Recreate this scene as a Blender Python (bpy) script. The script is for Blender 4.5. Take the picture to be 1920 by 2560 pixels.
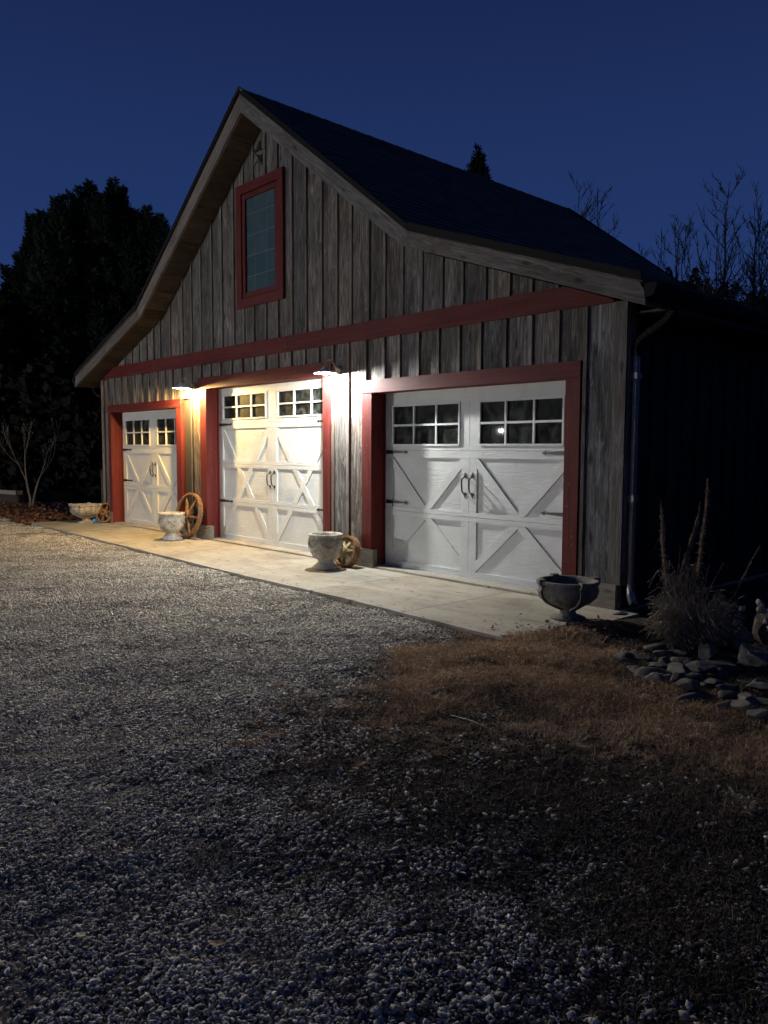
import bpy, math, random
import numpy as np
from mathutils import Vector, Matrix

random.seed(7)
rng = np.random.default_rng(7)
for o in list(bpy.data.objects):
    bpy.data.objects.remove(o, do_unlink=True)
SC = bpy.context.scene
COL = SC.collection

# ------------------------------------------------------------------ camera
CAMP = Vector((0.0, -6.5444, 1.5))
YAW, PITCH, ROLL, FPX = math.radians(47.40199), math.radians(-4.59847), math.radians(0.226435), 1948.96
cd = bpy.data.cameras.new('camera')
cam = bpy.data.objects.new('camera', cd)
COL.objects.link(cam)
F = Vector((-math.sin(YAW) * math.cos(PITCH), math.cos(YAW) * math.cos(PITCH), math.sin(PITCH)))
R = Vector((math.cos(YAW), math.sin(YAW), 0))
U = R.cross(F)
cr, sr = math.cos(ROLL), math.sin(ROLL)
R2 = cr * R + sr * U
U2 = -sr * R + cr * U
M = Matrix((R2, U2, -F)).transposed().to_4x4()
M.translation = CAMP
cam.matrix_world = M
cd.sensor_fit = 'HORIZONTAL'
cd.sensor_width = 36.0
cd.lens = FPX / 1920 * 36.0
cd.clip_end = 600
cd.clip_start = 0.05
SC.camera = cam

# ------------------------------------------------------------------ sky (dusk), exposure
W = bpy.data.worlds.new('World')
SC.world = W
W.use_nodes = True
nt = W.node_tree
nt.nodes.clear()
wo = nt.nodes.new('ShaderNodeOutputWorld')
bg = nt.nodes.new('ShaderNodeBackground')
# clear night-blue sky after sunset: deep overhead, paler towards the horizon all round
tcw = nt.nodes.new('ShaderNodeTexCoord')
sep = nt.nodes.new('ShaderNodeSeparateXYZ')
nt.links.new(tcw.outputs['Generated'], sep.inputs[0])
rmp = nt.nodes.new('ShaderNodeValToRGB')
els = rmp.color_ramp.elements
SKY = [(0.0, (0.0190, 0.0460, 0.150)), (0.20, (0.0165, 0.0400, 0.142)), (0.36, (0.0130, 0.0300, 0.112)), (0.50, (0.0088, 0.0190, 0.076)), (0.64, (0.0055, 0.0112, 0.047)), (0.8, (0.0032, 0.0066, 0.028)), (1.0, (0.0022, 0.0046, 0.019))]
while len(els) < len(SKY):
    els.new(0.5)
for e_, (p_, c_) in zip(els, SKY):
    e_.position = p_
    e_.color = (*c_, 1)
nt.links.new(sep.outputs[2], rmp.inputs[0])
nt.links.new(rmp.outputs[0], bg.inputs[0])
bg.inputs[1].default_value = 1.0
nt.links.new(bg.outputs[0], wo.inputs[0])
SC.view_settings.view_transform = 'Standard'
SC.view_settings.look = 'None'
SC.view_settings.gamma = 1.0
SC.view_settings.use_curve_mapping = False
SC.view_settings.exposure = 0.0
SC.render.engine = 'CYCLES'
SC.cycles.use_denoising = True
SC.cycles.denoiser = 'OPENIMAGEDENOISE'
SC.cycles.max_bounces = 6
SC.cycles.diffuse_bounces = 4
SC.cycles.glossy_bounces = 3
SC.cycles.transparent_max_bounces = 6
SC.cycles.sample_clamp_indirect = 4.0
SC.cycles.caustics_reflective = False
SC.cycles.caustics_refractive = False
COOL_E, WARM_E, YARD_E = 13800.0, 15500.0, 56000.0      # lamp bulbs

# ------------------------------------------------------------------ materials
def mat(name):
    m = bpy.data.materials.new(name)
    m.use_nodes = True
    t = m.node_tree
    t.nodes.clear()
    out = t.nodes.new('ShaderNodeOutputMaterial')
    b = t.nodes.new('ShaderNodeBsdfPrincipled')
    t.links.new(b.outputs[0], out.inputs[0])
    return m, t, b, out

def N(t, kind, **kw):
    n = t.nodes.new('ShaderNode' + kind)
    for k, v in kw.items():
        if k.startswith('i_'):
            n.inputs[k[2:].replace('_', ' ')].default_value = v
        else:
            setattr(n, k, v)
    return n

def ramp(t, fac, stops):
    r = t.nodes.new('ShaderNodeValToRGB')
    e = r.color_ramp.elements
    while len(e) < len(stops):
        e.new(0.5)
    for el, (p, c) in zip(e, stops):
        el.position = p
        el.color = (c[0], c[1], c[2], 1) if hasattr(c, '__len__') else (c, c, c, 1)
    t.links.new(fac, r.inputs[0])
    return r.outputs[0]

def mixc(t, fac, a, b, mode='MIX'):
    n = t.nodes.new('ShaderNodeMix')
    n.data_type = 'RGBA'
    n.blend_type = mode
    for s, v in ((n.inputs[0], fac), (n.inputs[6], a), (n.inputs[7], b)):
        if isinstance(v, bpy.types.NodeSocket):
            t.links.new(v, s)
        elif hasattr(v, '__len__'):
            s.default_value = (v[0], v[1], v[2], 1)
        else:
            s.default_value = v
    return n.outputs[2]

def coords(t, scale=(1, 1, 1), rot=(0, 0, 0), rnd=True, seedmul=61.0):
    tc = N(t, 'TexCoord')
    v = tc.outputs['Object']
    if rnd:
        oi = N(t, 'ObjectInfo')
        mul = N(t, 'VectorMath', operation='SCALE')
        mul.inputs[0].default_value = (1.0, 0.63, 0.41)
        mt = N(t, 'Math', operation='MULTIPLY')
        mt.inputs[1].default_value = seedmul
        t.links.new(oi.outputs['Random'], mt.inputs[0])
        t.links.new(mt.outputs[0], mul.inputs['Scale'])
        mp = N(t, 'Mapping')
        mp.inputs['Rotation'].default_value = rot
        t.links.new(v, mp.inputs[0])
        sc = N(t, 'VectorMath', operation='MULTIPLY')
        sc.inputs[1].default_value = scale
        t.links.new(mp.outputs[0], sc.inputs[0])
        ad = N(t, 'VectorMath', operation='ADD')
        t.links.new(sc.outputs[0], ad.inputs[0])
        t.links.new(mul.outputs[0], ad.inputs[1])
        return ad.outputs[0]
    mp = N(t, 'Mapping')
    mp.inputs['Rotation'].default_value = rot
    mp.inputs['Scale'].default_value = scale
    t.links.new(v, mp.inputs[0])
    return mp.outputs[0]

def noise(t, vec, scale, detail=6, rough=0.6, dist=0.0):
    n = N(t, 'TexNoise')
    n.inputs['Scale'].default_value = scale
    n.inputs['Detail'].default_value = detail
    n.inputs['Roughness'].default_value = rough
    n.inputs['Distortion'].default_value = dist
    t.links.new(vec, n.inputs['Vector'])
    return n.outputs[0]

def bump(t, b, h, strength, dist=0.01):
    n = N(t, 'Bump')
    n.inputs['Strength'].default_value = strength
    n.inputs['Distance'].default_value = dist
    t.links.new(h, n.inputs['Height'])
    t.links.new(n.outputs[0], b.inputs['Normal'])

def wood(name, dark, mid, light, stain, axis='z', rot=0.0, bs=0.5):
    m, t, b, _ = mat(name)
    sc = {'z': (27, 27, 1.9), 'x': (1.9, 27, 27), 'y': (27, 1.9, 27)}[axis]
    v = coords(t, sc, (0, rot, 0))
    g = noise(t, v, 1.0, 9, 0.72, 2.0)
    col = ramp(t, g, [(0.30, dark), (0.5, mid), (0.72, light)])
    v2 = coords(t, {'z': (5, 5, 1.1), 'x': (1.1, 5, 5), 'y': (5, 1.1, 5)}[axis], (0, rot, 0), True, 23.0)
    s = noise(t, v2, 1.0, 4, 0.6, 0.6)
    sm = ramp(t, s, [(0.42, 0.0), (0.68, 1.0)])
    col = mixc(t, sm, col, stain, 'MULTIPLY')
    # knots
    v3 = coords(t, {'z': (7, 7, 2.6), 'x': (2.6, 7, 7), 'y': (7, 2.6, 7)}[axis], (0, rot, 0), True, 47.0)
    vo = N(t, 'TexVoronoi')
    vo.inputs['Scale'].default_value = 1.0
    t.links.new(v3, vo.inputs['Vector'])
    kn = ramp(t, vo.outputs['Distance'], [(0.07, 1.0), (0.22, 0.0)])
    col = mixc(t, kn, col, (0.35, 0.28, 0.23), 'MULTIPLY')
    # pale worn patches where the old stain has gone
    v4 = coords(t, {'z': (11, 11, 1.7), 'x': (1.7, 11, 11), 'y': (11, 1.7, 11)}[axis], (0, rot, 0), True, 83.0)
    wn = noise(t, v4, 1.0, 7, 0.7, 1.5)
    col = mixc(t, ramp(t, wn, [(0.54, 0.0), (0.70, 0.75)]), col, light)
    oi = N(t, 'ObjectInfo')
    hv = N(t, 'HueSaturation')
    mr = N(t, 'MapRange')
    mr.inputs['To Min'].default_value = 0.62
    mr.inputs['To Max'].default_value = 1.25
    t.links.new(oi.outputs['Random'], mr.inputs[0])
    t.links.new(mr.outputs[0], hv.inputs['Value'])
    t.links.new(col, hv.inputs['Color'])
    wh = N(t, 'Math', operation='MULTIPLY')
    wh.inputs[1].default_value = 7.31
    fr = N(t, 'Math', operation='FRACT')
    t.links.new(oi.outputs['Random'], wh.inputs[0])
    t.links.new(wh.outputs[0], fr.inputs[0])
    tint = ramp(t, fr.outputs[0], [(0.0, (1.0, 0.90, 0.82)), (0.35, (1.0, 0.97, 0.93)), (0.7, (0.94, 0.97, 1.0)), (1.0, (1.0, 0.86, 0.80))])
    t.links.new(mixc(t, 1.0, hv.outputs[0], tint, 'MULTIPLY'), b.inputs['Base Color'])
    b.inputs['Roughness'].default_value = 0.82
    bump(t, b, g, bs, 0.012)
    return m

M_BOARD = wood('weathered_board', (0.038, 0.034, 0.031), (0.142, 0.132, 0.122), (0.44, 0.43, 0.41), (0.36, 0.33, 0.31))
M_BATTEN = wood('weathered_batten', (0.07, 0.060, 0.052), (0.19, 0.17, 0.15), (0.36, 0.335, 0.31), (0.62, 0.55, 0.49))
M_FASCIA = wood('weathered_fascia', (0.09, 0.083, 0.076), (0.20, 0.188, 0.174), (0.36, 0.345, 0.325), (0.60, 0.56, 0.52), 'x')
M_FASCIA_UP = {}
def fascia_rot(a):
    k = round(a, 3)
    if k not in M_FASCIA_UP:
        M_FASCIA_UP[k] = wood('weathered_fascia_slope', (0.09, 0.083, 0.076), (0.20, 0.188, 0.174), (0.36, 0.345, 0.325), (0.60, 0.56, 0.52), 'x', a)
    return M_FASCIA_UP[k]
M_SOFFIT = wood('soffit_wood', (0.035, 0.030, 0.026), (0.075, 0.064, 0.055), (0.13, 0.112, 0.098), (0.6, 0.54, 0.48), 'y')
M_SIDE = wood('shaded_side_board', (0.006, 0.0055, 0.005), (0.014, 0.012, 0.011), (0.03, 0.026, 0.023), (0.6, 0.55, 0.5))  # the side wall's unlit shade is put into this near-black wood colour
M_SKIRT = wood('skirt_wood', (0.12, 0.115, 0.10), (0.22, 0.21, 0.185), (0.36, 0.35, 0.31), (0.7, 0.68, 0.6), 'x', 0, 0.9)

def paint_red(axis='z'):
    m, t, b, _ = mat('barn_red_paint')
    v = coords(t, {'z': (26, 26, 1.2), 'x': (1.2, 26, 26)}[axis])
    g = noise(t, v, 1.0, 6, 0.6, 0.6)
    col = ramp(t, g, [(0.3, (0.075, 0.0115, 0.0105)), (0.5, (0.122, 0.0160, 0.0140)), (0.8, (0.165, 0.028, 0.024))])
    fd = noise(t, coords(t, {'z': (5, 5, .9), 'x': (.9, 5, 5)}[axis], seedmul=31.), 1.0, 7, 0.7, 0.8)
    col = mixc(t, ramp(t, fd, [(0.45, 0.0), (0.72, 0.55)]), col, (0.17, 0.05, 0.043))
    w = noise(t, coords(t, (60, 60, 60)), 1.0, 3, 0.5)
    w2 = ramp(t, w, [(0.715, 0.0), (0.74, 1.0)])
    col = mixc(t, w2, col, (0.45, 0.36, 0.30))
    t.links.new(col, b.inputs['Base Color'])
    b.inputs['Roughness'].default_value = 0.6
    b.inputs['Specular IOR Level'].default_value = 0.2
    bump(t, b, g, 0.25, 0.006)
    return m
M_RED_V, M_RED_H = paint_red('z'), paint_red('x')

def door_white():
    m, t, b, _ = mat('white_door')
    g = noise(t, coords(t, (4.0, 30, 48)), 1.0, 6, 0.6, 1.6)
    d = noise(t, coords(t, (1.2, 4, 2.2)), 1.0, 6, 0.62)
    col = ramp(t, d, [(0.28, (0.55, 0.57, 0.555)), (0.62, (0.69, 0.715, 0.70))])
    t.links.new(col, b.inputs['Base Color'])
    sp = noise(t, coords(t, (9, 9, 2.0), (0, 0, 0), True, 13.0), 1.0, 7, 0.7, 0.5)
    col = mixc(t, ramp(t, sp, [(0.54, 0.0), (0.80, 0.4)]), col, (0.66, 0.64, 0.56), 'MULTIPLY')
    t.links.new(col, b.inputs['Base Color'])
    b.inputs['Roughness'].default_value = 0.45
    bump(t, b, g, 0.75, 0.008)
    return m
M_WHITE = door_white()

def plain(name, base, rough=0.6, metal=0.0, var=0.0, scale=8.0, bs=0.0, second=None):
    m, t, b, _ = mat(name)
    b.inputs['Roughness'].default_value = rough
    b.inputs['Metallic'].default_value = metal
    if var or second:
        g = noise(t, coords(t, (1, 1, 1)), scale, 7, 0.65, 0.3)
        c2 = second or tuple(min(1, c * (1 + var)) for c in base)
        c1 = base if second else tuple(c * (1 - var) for c in base)
        t.links.new(ramp(t, g, [(0.33, c1), (0.66, c2)]), b.inputs['Base Color'])
        if bs:
            bump(t, b, g, bs, 0.01)
    else:
        b.inputs['Base Color'].default_value = (*base, 1)
    return m

M_IRON = plain('black_iron', (0.012, 0.012, 0.013), 0.45, 0.0, 0.3, 30)
M_RUST = plain('rusty_iron', (0.10, 0.048, 0.02), 0.7, 0.0, 0, 22, 0.3, (0.30, 0.165, 0.075))
M_CREAM = plain('cream_iron', (0.30, 0.24, 0.12), 0.6, 0.0, 0, 30, 0.2, (0.58, 0.50, 0.28))
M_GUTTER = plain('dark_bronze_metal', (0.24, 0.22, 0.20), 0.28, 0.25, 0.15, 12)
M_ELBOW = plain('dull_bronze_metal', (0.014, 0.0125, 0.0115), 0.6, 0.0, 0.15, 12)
M_ELBOW.node_tree.nodes['Principled BSDF'].inputs['Specular IOR Level'].default_value = 0.12
M_GALV = plain('galvanized_metal', (0.42, 0.43, 0.42), 0.38, 0.85, 0.2, 25)
M_SHADE = plain('lamp_shade_enamel', (0.55, 0.54, 0.50), 0.5)
M_LAMPARM = plain('lamp_arm_metal', (0.20, 0.19, 0.18), 0.45, 0.3)
M_BLUE = plain('blue_plastic', (0.02, 0.15, 0.40), 0.35, 0.0, 0.3, 20, 0.3)
M_DARKBOX = plain('dark_grey_cabinet', (0.06, 0.06, 0.058), 0.6, 0, 0.2, 6)
M_PALEPLANK = wood('pale_plank', (0.30, 0.28, 0.23), (0.46, 0.43, 0.36), (0.58, 0.55, 0.48), (0.8, 0.75, 0.68), 'x')
M_DARKWOOD = wood('dark_plank', (0.03, 0.025, 0.02), (0.06, 0.05, 0.04), (0.10, 0.085, 0.07), (0.7, 0.65, 0.6), 'x')
M_CAME = plain('lead_came', (0.16, 0.19, 0.21), 0.5, 0.2)
M_WALL = plain('sheathing', (0.035, 0.03, 0.026), 0.9)
M_BARK = plain('bark', (0.035, 0.028, 0.022), 0.9, 0, 0, 20, 0.4, (0.09, 0.075, 0.06))
M_PALEBARK = plain('pale_bark', (0.09, 0.078, 0.062), 0.85, 0, 0, 25, 0.3, (0.22, 0.19, 0.155))
M_NEEDLE = plain('pine_needles', (0.018, 0.028, 0.012), 0.75, 0, 0.4, 0.6)
M_DEADLEAF = plain('clinging_leaves', (0.05, 0.035, 0.022), 0.8, 0, 0.4, 1.5)
M_STALK = plain('dry_stalk', (0.14, 0.085, 0.045), 0.85, 0, 0, 40, 0.6, (0.34, 0.24, 0.14))
M_TWIG = plain('dry_twigs', (0.11, 0.085, 0.06), 0.85, 0, 0, 14, 0, (0.27, 0.225, 0.175))
M_RIVER = plain('river_stone', (0.035, 0.034, 0.032), 0.8, 0, 0, 14, 0.5, (0.11, 0.105, 0.098))
M_BOULDER = plain('boulder_stone', (0.05, 0.045, 0.04), 0.85, 0, 0, 11, 0.6, (0.20, 0.18, 0.155))
M_PALEROCK = plain('pale_rock', (0.20, 0.185, 0.16), 0.8, 0, 0, 20, 0.4, (0.42, 0.40, 0.36))
M_LEAF = plain('dry_leaf', (0.40, 0.30, 0.12), 0.7, 0, 0.3, 30)
M_PALECHIP = plain('pale_chip', (0.62, 0.56, 0.42), 0.6, 0, 0.2, 30)

def cast_stone(name, a, bcol, dirt):
    m, t, b, _ = mat(name)
    g = noise(t, coords(t), 26.0, 8, 0.7, 0.4)
    d = noise(t, coords(t, (1, 1, 1), (0, 0, 0), True, 17.0), 6.5, 6, 0.65, 0.8)
    col = ramp(t, g, [(0.3, a), (0.65, bcol)])
    dm = ramp(t, d, [(0.40, 0.0), (0.62, 1.0)])
    col = mixc(t, dm, col, dirt, 'MULTIPLY')
    t.links.new(col, b.inputs['Base Color'])
    b.inputs['Roughness'].default_value = 0.9
    bump(t, b, g, 0.7, 0.012)
    return m
M_POT = cast_stone('cast_stone_pale', (0.42, 0.40, 0.35), (0.68, 0.65, 0.58), (0.50, 0.47, 0.42))
M_LITURN = cast_stone('cast_stone_lamplit', (0.34, 0.31, 0.26), (0.56, 0.52, 0.44), (0.5, 0.46, 0.4))  # same stone as the grey urn, lightened for the lamplight on it
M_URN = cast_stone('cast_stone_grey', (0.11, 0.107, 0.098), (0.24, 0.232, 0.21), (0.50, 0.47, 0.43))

def concrete():
    m, t, b, _ = mat('apron_concrete')
    v = coords(t, (1, 1, 1), rnd=True)
    a = noise(t, v, 1.6, 7, 0.62, 0.4)
    f = noise(t, v, 60.0, 5, 0.7)
    col = ramp(t, a, [(0.3, (0.29, 0.27, 0.225)), (0.5, (0.42, 0.395, 0.335)), (0.72, (0.50, 0.475, 0.415))])
    col = mixc(t, 0.35, col, ramp(t, f, [(0.3, (0.5, 0.5, 0.5)), (0.65, (1, 1, 1))]), 'MULTIPLY')
    sp = noise(t, coords(t, (1, 1, 1), rnd=True, seedmul=19.), 9.0, 3, 0.5)
    col = mixc(t, ramp(t, sp, [(0.64, 0.0), (0.74, 1.0)]), col, (0.45, 0.40, 0.34), 'MULTIPLY')
    st2 = noise(t, coords(t, (0.9, 3.2, 1), rnd=True, seedmul=29.), 1.0, 6, 0.65, 1.0)
    col = mixc(t, ramp(t, st2, [(0.45, 0.0), (0.68, 0.8)]), col, (0.70, 0.64, 0.54), 'MULTIPLY')
    t.links.new(col, b.inputs['Base Color'])
    b.inputs['Roughness'].default_value = 0.85
    bump(t, b, f, 0.3, 0.004)
    return m
M_CONC = concrete()

def glass(name, lo, hi, rough, trans, scale):
    m, t, b, out = mat(name)
    v = coords(t, (1, 1, 1))
    g = noise(t, v, scale, 6, 0.7, 1.0)
    t.links.new(ramp(t, g, [(0.42, lo), (0.70, hi)]), b.inputs['Base Color'])
    b.inputs['Roughness'].default_value = rough
    b.inputs['Specular IOR Level'].default_value = 0.05
    b.inputs['Coat Weight'].default_value = 0.12
    b.inputs['Coat Roughness'].default_value = 0.02
    bump(t, b, g, 0.08, 0.01)
    if trans:
        tr = N(t, 'BsdfTransparent')
        tr.inputs[0].default_value = (0.8, 0.85, 0.82, 1)
        mx = N(t, 'MixShader')
        mx.inputs[0].default_value = trans
        t.links.new(b.outputs[0], mx.inputs[1])
        t.links.new(tr.outputs[0], mx.inputs[2])
        t.links.new(mx.outputs[0], out.inputs[0])
    return m
M_PANE = glass('dusty_door_glass', (0.006, 0.007, 0.006), (0.12, 0.13, 0.112), 0.5, 0.35, 7.0)
M_GABLEPANE = glass('gable_glass', (0.055, 0.10, 0.115), (0.085, 0.13, 0.145), 0.10, 0.0, 2.0)

def shingle_mat():
    m, t, b, _ = mat('asphalt_shingle')
    v = coords(t, (1, 1, 1))
    f = noise(t, v, 60.0, 4, 0.7)
    s = noise(t, coords(t, (4.5, 1, 0.5)), 2.0, 2, 0.5)
    oi = N(t, 'ObjectInfo')
    col = ramp(t, s, [(0.4, (0.085, 0.077, 0.066)), (0.6, (0.18, 0.163, 0.14))])
    col = mixc(t, 0.6, col, ramp(t, f, [(0.35, (0.35, 0.35, 0.35)), (0.65, (1.2, 1.2, 1.2))]), 'MULTIPLY')
    t.links.new(col, b.inputs['Base Color'])
    b.inputs['Roughness'].default_value = 0.9
    bump(t, b, f, 0.5, 0.006)
    return m
M_SHINGLE = shingle_mat()

def ground_mat():
    m, t, b, _ = mat('soil')
    tc = N(t, 'TexCoord')
    v = tc.outputs['Object']
    a = noise(t, v, 0.9, 6, 0.6)
    f = noise(t, v, 55.0, 6, 0.75)
    soil = ramp(t, f, [(0.3, (0.010, 0.008, 0.006)), (0.6, (0.028, 0.023, 0.018)), (0.8, (0.075, 0.065, 0.054))])
    grit = ramp(t, f, [(0.33, (0.05, 0.047, 0.041)), (0.5, (0.22, 0.207, 0.178)), (0.68, (0.46, 0.436, 0.38))])
    at = N(t, 'Attribute')
    at.attribute_name = 'gravel'
    th = N(t, 'Attribute')
    th.attribute_name = 'thatch'
    tn = noise(t, v, 38.0, 6, 0.75, 0.8)
    tn2 = noise(t, v, 5.0, 4, 0.6)
    thc = ramp(t, tn, [(0.32, (0.05, 0.032, 0.019)), (0.5, (0.24, 0.155, 0.085)), (0.68, (0.46, 0.33, 0.20))])
    tm = N(t, 'Math', operation='MULTIPLY')
    t.links.new(th.outputs['Fac'], tm.inputs[0])
    t.links.new(ramp(t, tn2, [(0.30, 0.25), (0.52, 1.0)]), tm.inputs[1])
    col = mixc(t, at.outputs['Fac'], soil, grit)
    col = mixc(t, tm.outputs[0], col, thc)
    t.links.new(col, b.inputs['Base Color'])
    b.inputs['Roughness'].default_value = 0.95
    bump(t, b, f, 0.9, 0.02)
    return m
M_GROUND = ground_mat()

def tinted(name, attr, rough, stops, bscale=0, bs=0.0):
    m, t, b, _ = mat(name)
    at = N(t, 'Attribute')
    at.attribute_name = attr
    av = N(t, 'Attribute')
    av.attribute_type = 'INSTANCER'
    av.attribute_name = 'tv'
    ad = N(t, 'Math', operation='ADD')
    t.links.new(at.outputs['Fac'], ad.inputs[0])
    t.links.new(av.outputs['Fac'], ad.inputs[1])
    col = ramp(t, ad.outputs[0], stops)
    if bscale:
        tc = N(t, 'TexCoord')
        g = noise(t, tc.outputs['Object'], bscale, 4, 0.65)
        col = mixc(t, 0.5, col, ramp(t, g, [(0.35, (0.6, 0.6, 0.6)), (0.65, (1.1, 1.1, 1.1))]), 'MULTIPLY')
        bump(t, b, g, bs, 0.004)
    t.links.new(col, b.inputs['Base Color'])
    b.inputs['Roughness'].default_value = rough
    return m
M_GRAVEL = tinted('gravel_stone', 'tint', 0.7, [(0.0, (0.14, 0.133, 0.118)), (0.4, (0.45, 0.427, 0.38)), (0.8, (0.71, 0.675, 0.60)), (1.0, (0.86, 0.82, 0.73))], 90, 0.3)
M_GRASS = tinted('dry_grass', 'tint', 0.85, [(0.0, (0.22, 0.138, 0.076)), (0.4, (0.52, 0.345, 0.190)), (0.8, (0.68, 0.49, 0.285)), (1.0, (0.84, 0.73, 0.54))])
M_WEED = tinted('dull_weeds', 'tint', 0.85, [(0.0, (0.06, 0.046, 0.028)), (0.5, (0.15, 0.115, 0.068)), (0.9, (0.26, 0.19, 0.11)), (1.0, (0.6, 0.5, 0.36))])
M_LITTER = tinted('leaf_litter', 'tint', 0.85, [(0.0, (0.06, 0.025, 0.014)), (0.5, (0.16, 0.07, 0.04)), (1.0, (0.36, 0.20, 0.12))])
M_WOODLAND = tinted('woodland_foliage', 'tint', 0.9, [(0.0, (0.008, 0.010, 0.006)), (1.0, (0.022, 0.022, 0.014))])

def emit(name, col, s):
    m = bpy.data.materials.new(name)
    m.use_nodes = True
    t = m.node_tree
    t.nodes.clear()
    out = t.nodes.new('ShaderNodeOutputMaterial')
    e = t.nodes.new('ShaderNodeEmission')
    e.inputs[0].default_value = (*col, 1)
    e.inputs[1].default_value = s
    t.links.new(e.outputs[0], out.inputs[0])
    return m
M_COOL = emit('cool_bulb', (1.0, 1.0, 0.96), COOL_E)
M_WARM = emit('warm_bulb', (1.0, 0.63, 0.22), WARM_E)
M_YARD = emit('yard_light_lens', (1.0, 1.0, 0.97), YARD_E)

# ------------------------------------------------------------------ mesh helpers
def link(name, me, m, parent=None, loc=(0, 0, 0), rot=None, local=False):
    o = bpy.data.objects.new(name, me)
    COL.objects.link(o)
    if m is not None and not me.materials:
        me.materials.append(m)
    p = Vector(loc)
    if parent is not None:
        o.parent = parent
        if not local:
            q = parent
            while q is not None:
                p = p - q.location
                q = q.parent
    o.location = p
    if rot:
        o.rotation_euler = rot
    return o

def mesh(verts, faces, name='mesh', smooth=False):
    me = bpy.data.meshes.new(name)
    me.from_pydata([tuple(v) for v in verts], [], [tuple(f) for f in faces])
    if smooth:
        me.polygons.foreach_set('use_smooth', [True] * len(me.polygons))
    me.update()
    return me

def part(name, verts, faces, m, parent=None, smooth=False, local=False):
    """a mesh given in world (or parent-local) coordinates, recentred on its own middle"""
    a = np.array([tuple(v) for v in verts], float)
    c = (a.min(0) + a.max(0)) / 2
    return link(name, mesh(a - c, faces, name, smooth), m, parent, c, None, local)

BOXF = [(0, 3, 2, 1), (4, 5, 6, 7), (0, 1, 5, 4), (1, 2, 6, 5), (2, 3, 7, 6), (3, 0, 4, 7)]
def boxv(x0, x1, y0, y1, z0, z1):
    return [(x0, y0, z0), (x1, y0, z0), (x1, y1, z0), (x0, y1, z0), (x0, y0, z1), (x1, y0, z1), (x1, y1, z1), (x0, y1, z1)]
def box(name, x0, x1, y0, y1, z0, z1, m, parent=None, local=False):
    return part(name, boxv(x0, x1, y0, y1, z0, z1), BOXF, m, parent, False, local)

def prism_xz(poly, y0, y1):
    """polygon in (x,z), counter-clockwise seen from -y, extruded from y0 (front) to y1"""
    n = len(poly)
    v = [(x, y0, z) for x, z in poly] + [(x, y1, z) for x, z in poly]
    f = [tuple(range(n)), tuple(range(2 * n - 1, n - 1, -1))]
    f += [((i + 1) % n, i, n + i, n + (i + 1) % n) for i in range(n)]
    return v, f

def ccw(p):
    a = sum(p[i - 1][0] * p[i][1] - p[i][0] * p[i - 1][1] for i in range(len(p)))
    return p if a > 0 else p[::-1]

class MB:
    def __init__(s):
        s.v, s.f = [], []
    def add(s, v, f):
        k = len(s.v)
        s.v += [tuple(p) for p in v]
        s.f += [tuple(i + k for i in q) for q in f]
        return s
    def box(s, *a):
        return s.add(boxv(*a), BOXF)
    def build(s, name, m, parent=None, smooth=False, local=False):
        return part(name, s.v, s.f, m, parent, smooth, local)

def tube(pts, radii, n=8, cap=True):
    pts = [Vector(p) for p in pts]
    if not hasattr(radii, '__len__'):
        radii = [radii] * len(pts)
    v, f = [], []
    prev = None
    for i, p in enumerate(pts):
        d = (pts[min(i + 1, len(pts) - 1)] - pts[max(i - 1, 0)])
        if d.length < 1e-9:
            d = Vector((0, 0, 1))
        d.normalize()
        a = prev if prev is not None else (Vector((1, 0, 0)) if abs(d.x) < 0.8 else Vector((0, 1, 0)))
        a = (a - d * a.dot(d))
        if a.length < 1e-6:
            a = d.orthogonal()
        a.normalize()
        prev = a
        b = d.cross(a)
        for k in range(n):
            w = 2 * math.pi * k / n
            v.append(p + radii[i] * (math.cos(w) * a + math.sin(w) * b))
    for i in range(len(pts) - 1):
        for k in range(n):
            f.append((i * n + k, i * n + (k + 1) % n, (i + 1) * n + (k + 1) % n, (i + 1) * n + k))
    if cap:
        f.append(tuple(range(n - 1, -1, -1)))
        f.append(tuple(range(len(v) - n, len(v))))
    return v, f

def lathe(prof, n=40):
    v, f = [], []
    for r, z in prof:
        for k in range(n):
            w = 2 * math.pi * k / n
            v.append((r * math.cos(w), r * math.sin(w), z))
    for i in range(len(prof) - 1):
        for k in range(n):
            f.append((i * n + k, i * n + (k + 1) % n, (i + 1) * n + (k + 1) % n, (i + 1) * n + k))
    return v, f

def thing(name, label, cat, loc, rot=None, group=None):
    o = bpy.data.objects.new(name, None)
    COL.objects.link(o)
    o.empty_display_size = 0.2
    o.location = loc
    if rot:
        o.rotation_euler = rot
    tag(o, label, cat, group)
    return o
def tag(o, label, cat, group=None):
    o['label'] = label
    o['category'] = cat
    if group:
        o['group'] = group
    return o

def fast_mesh(V, Fq, tint=None, name='mesh'):
    """V (n,3) float, Fq (m,k) int, all faces with k corners"""
    me = bpy.data.meshes.new(name)
    V = np.asarray(V, np.float32)
    Fq = np.asarray(Fq, np.int32)
    k = Fq.shape[1]
    me.vertices.add(len(V))
    me.vertices.foreach_set('co', V.ravel())
    me.loops.add(Fq.size)
    me.loops.foreach_set('vertex_index', Fq.ravel())
    me.polygons.add(len(Fq))
    me.polygons.foreach_set('loop_start', np.arange(0, Fq.size, k, dtype=np.int32))
    me.update(calc_edges=True)
    if tint is not None:
        a = me.attributes.new('tint', 'FLOAT', 'POINT')
        a.data.foreach_set('value', np.asarray(tint, np.float32))
    return me

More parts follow.
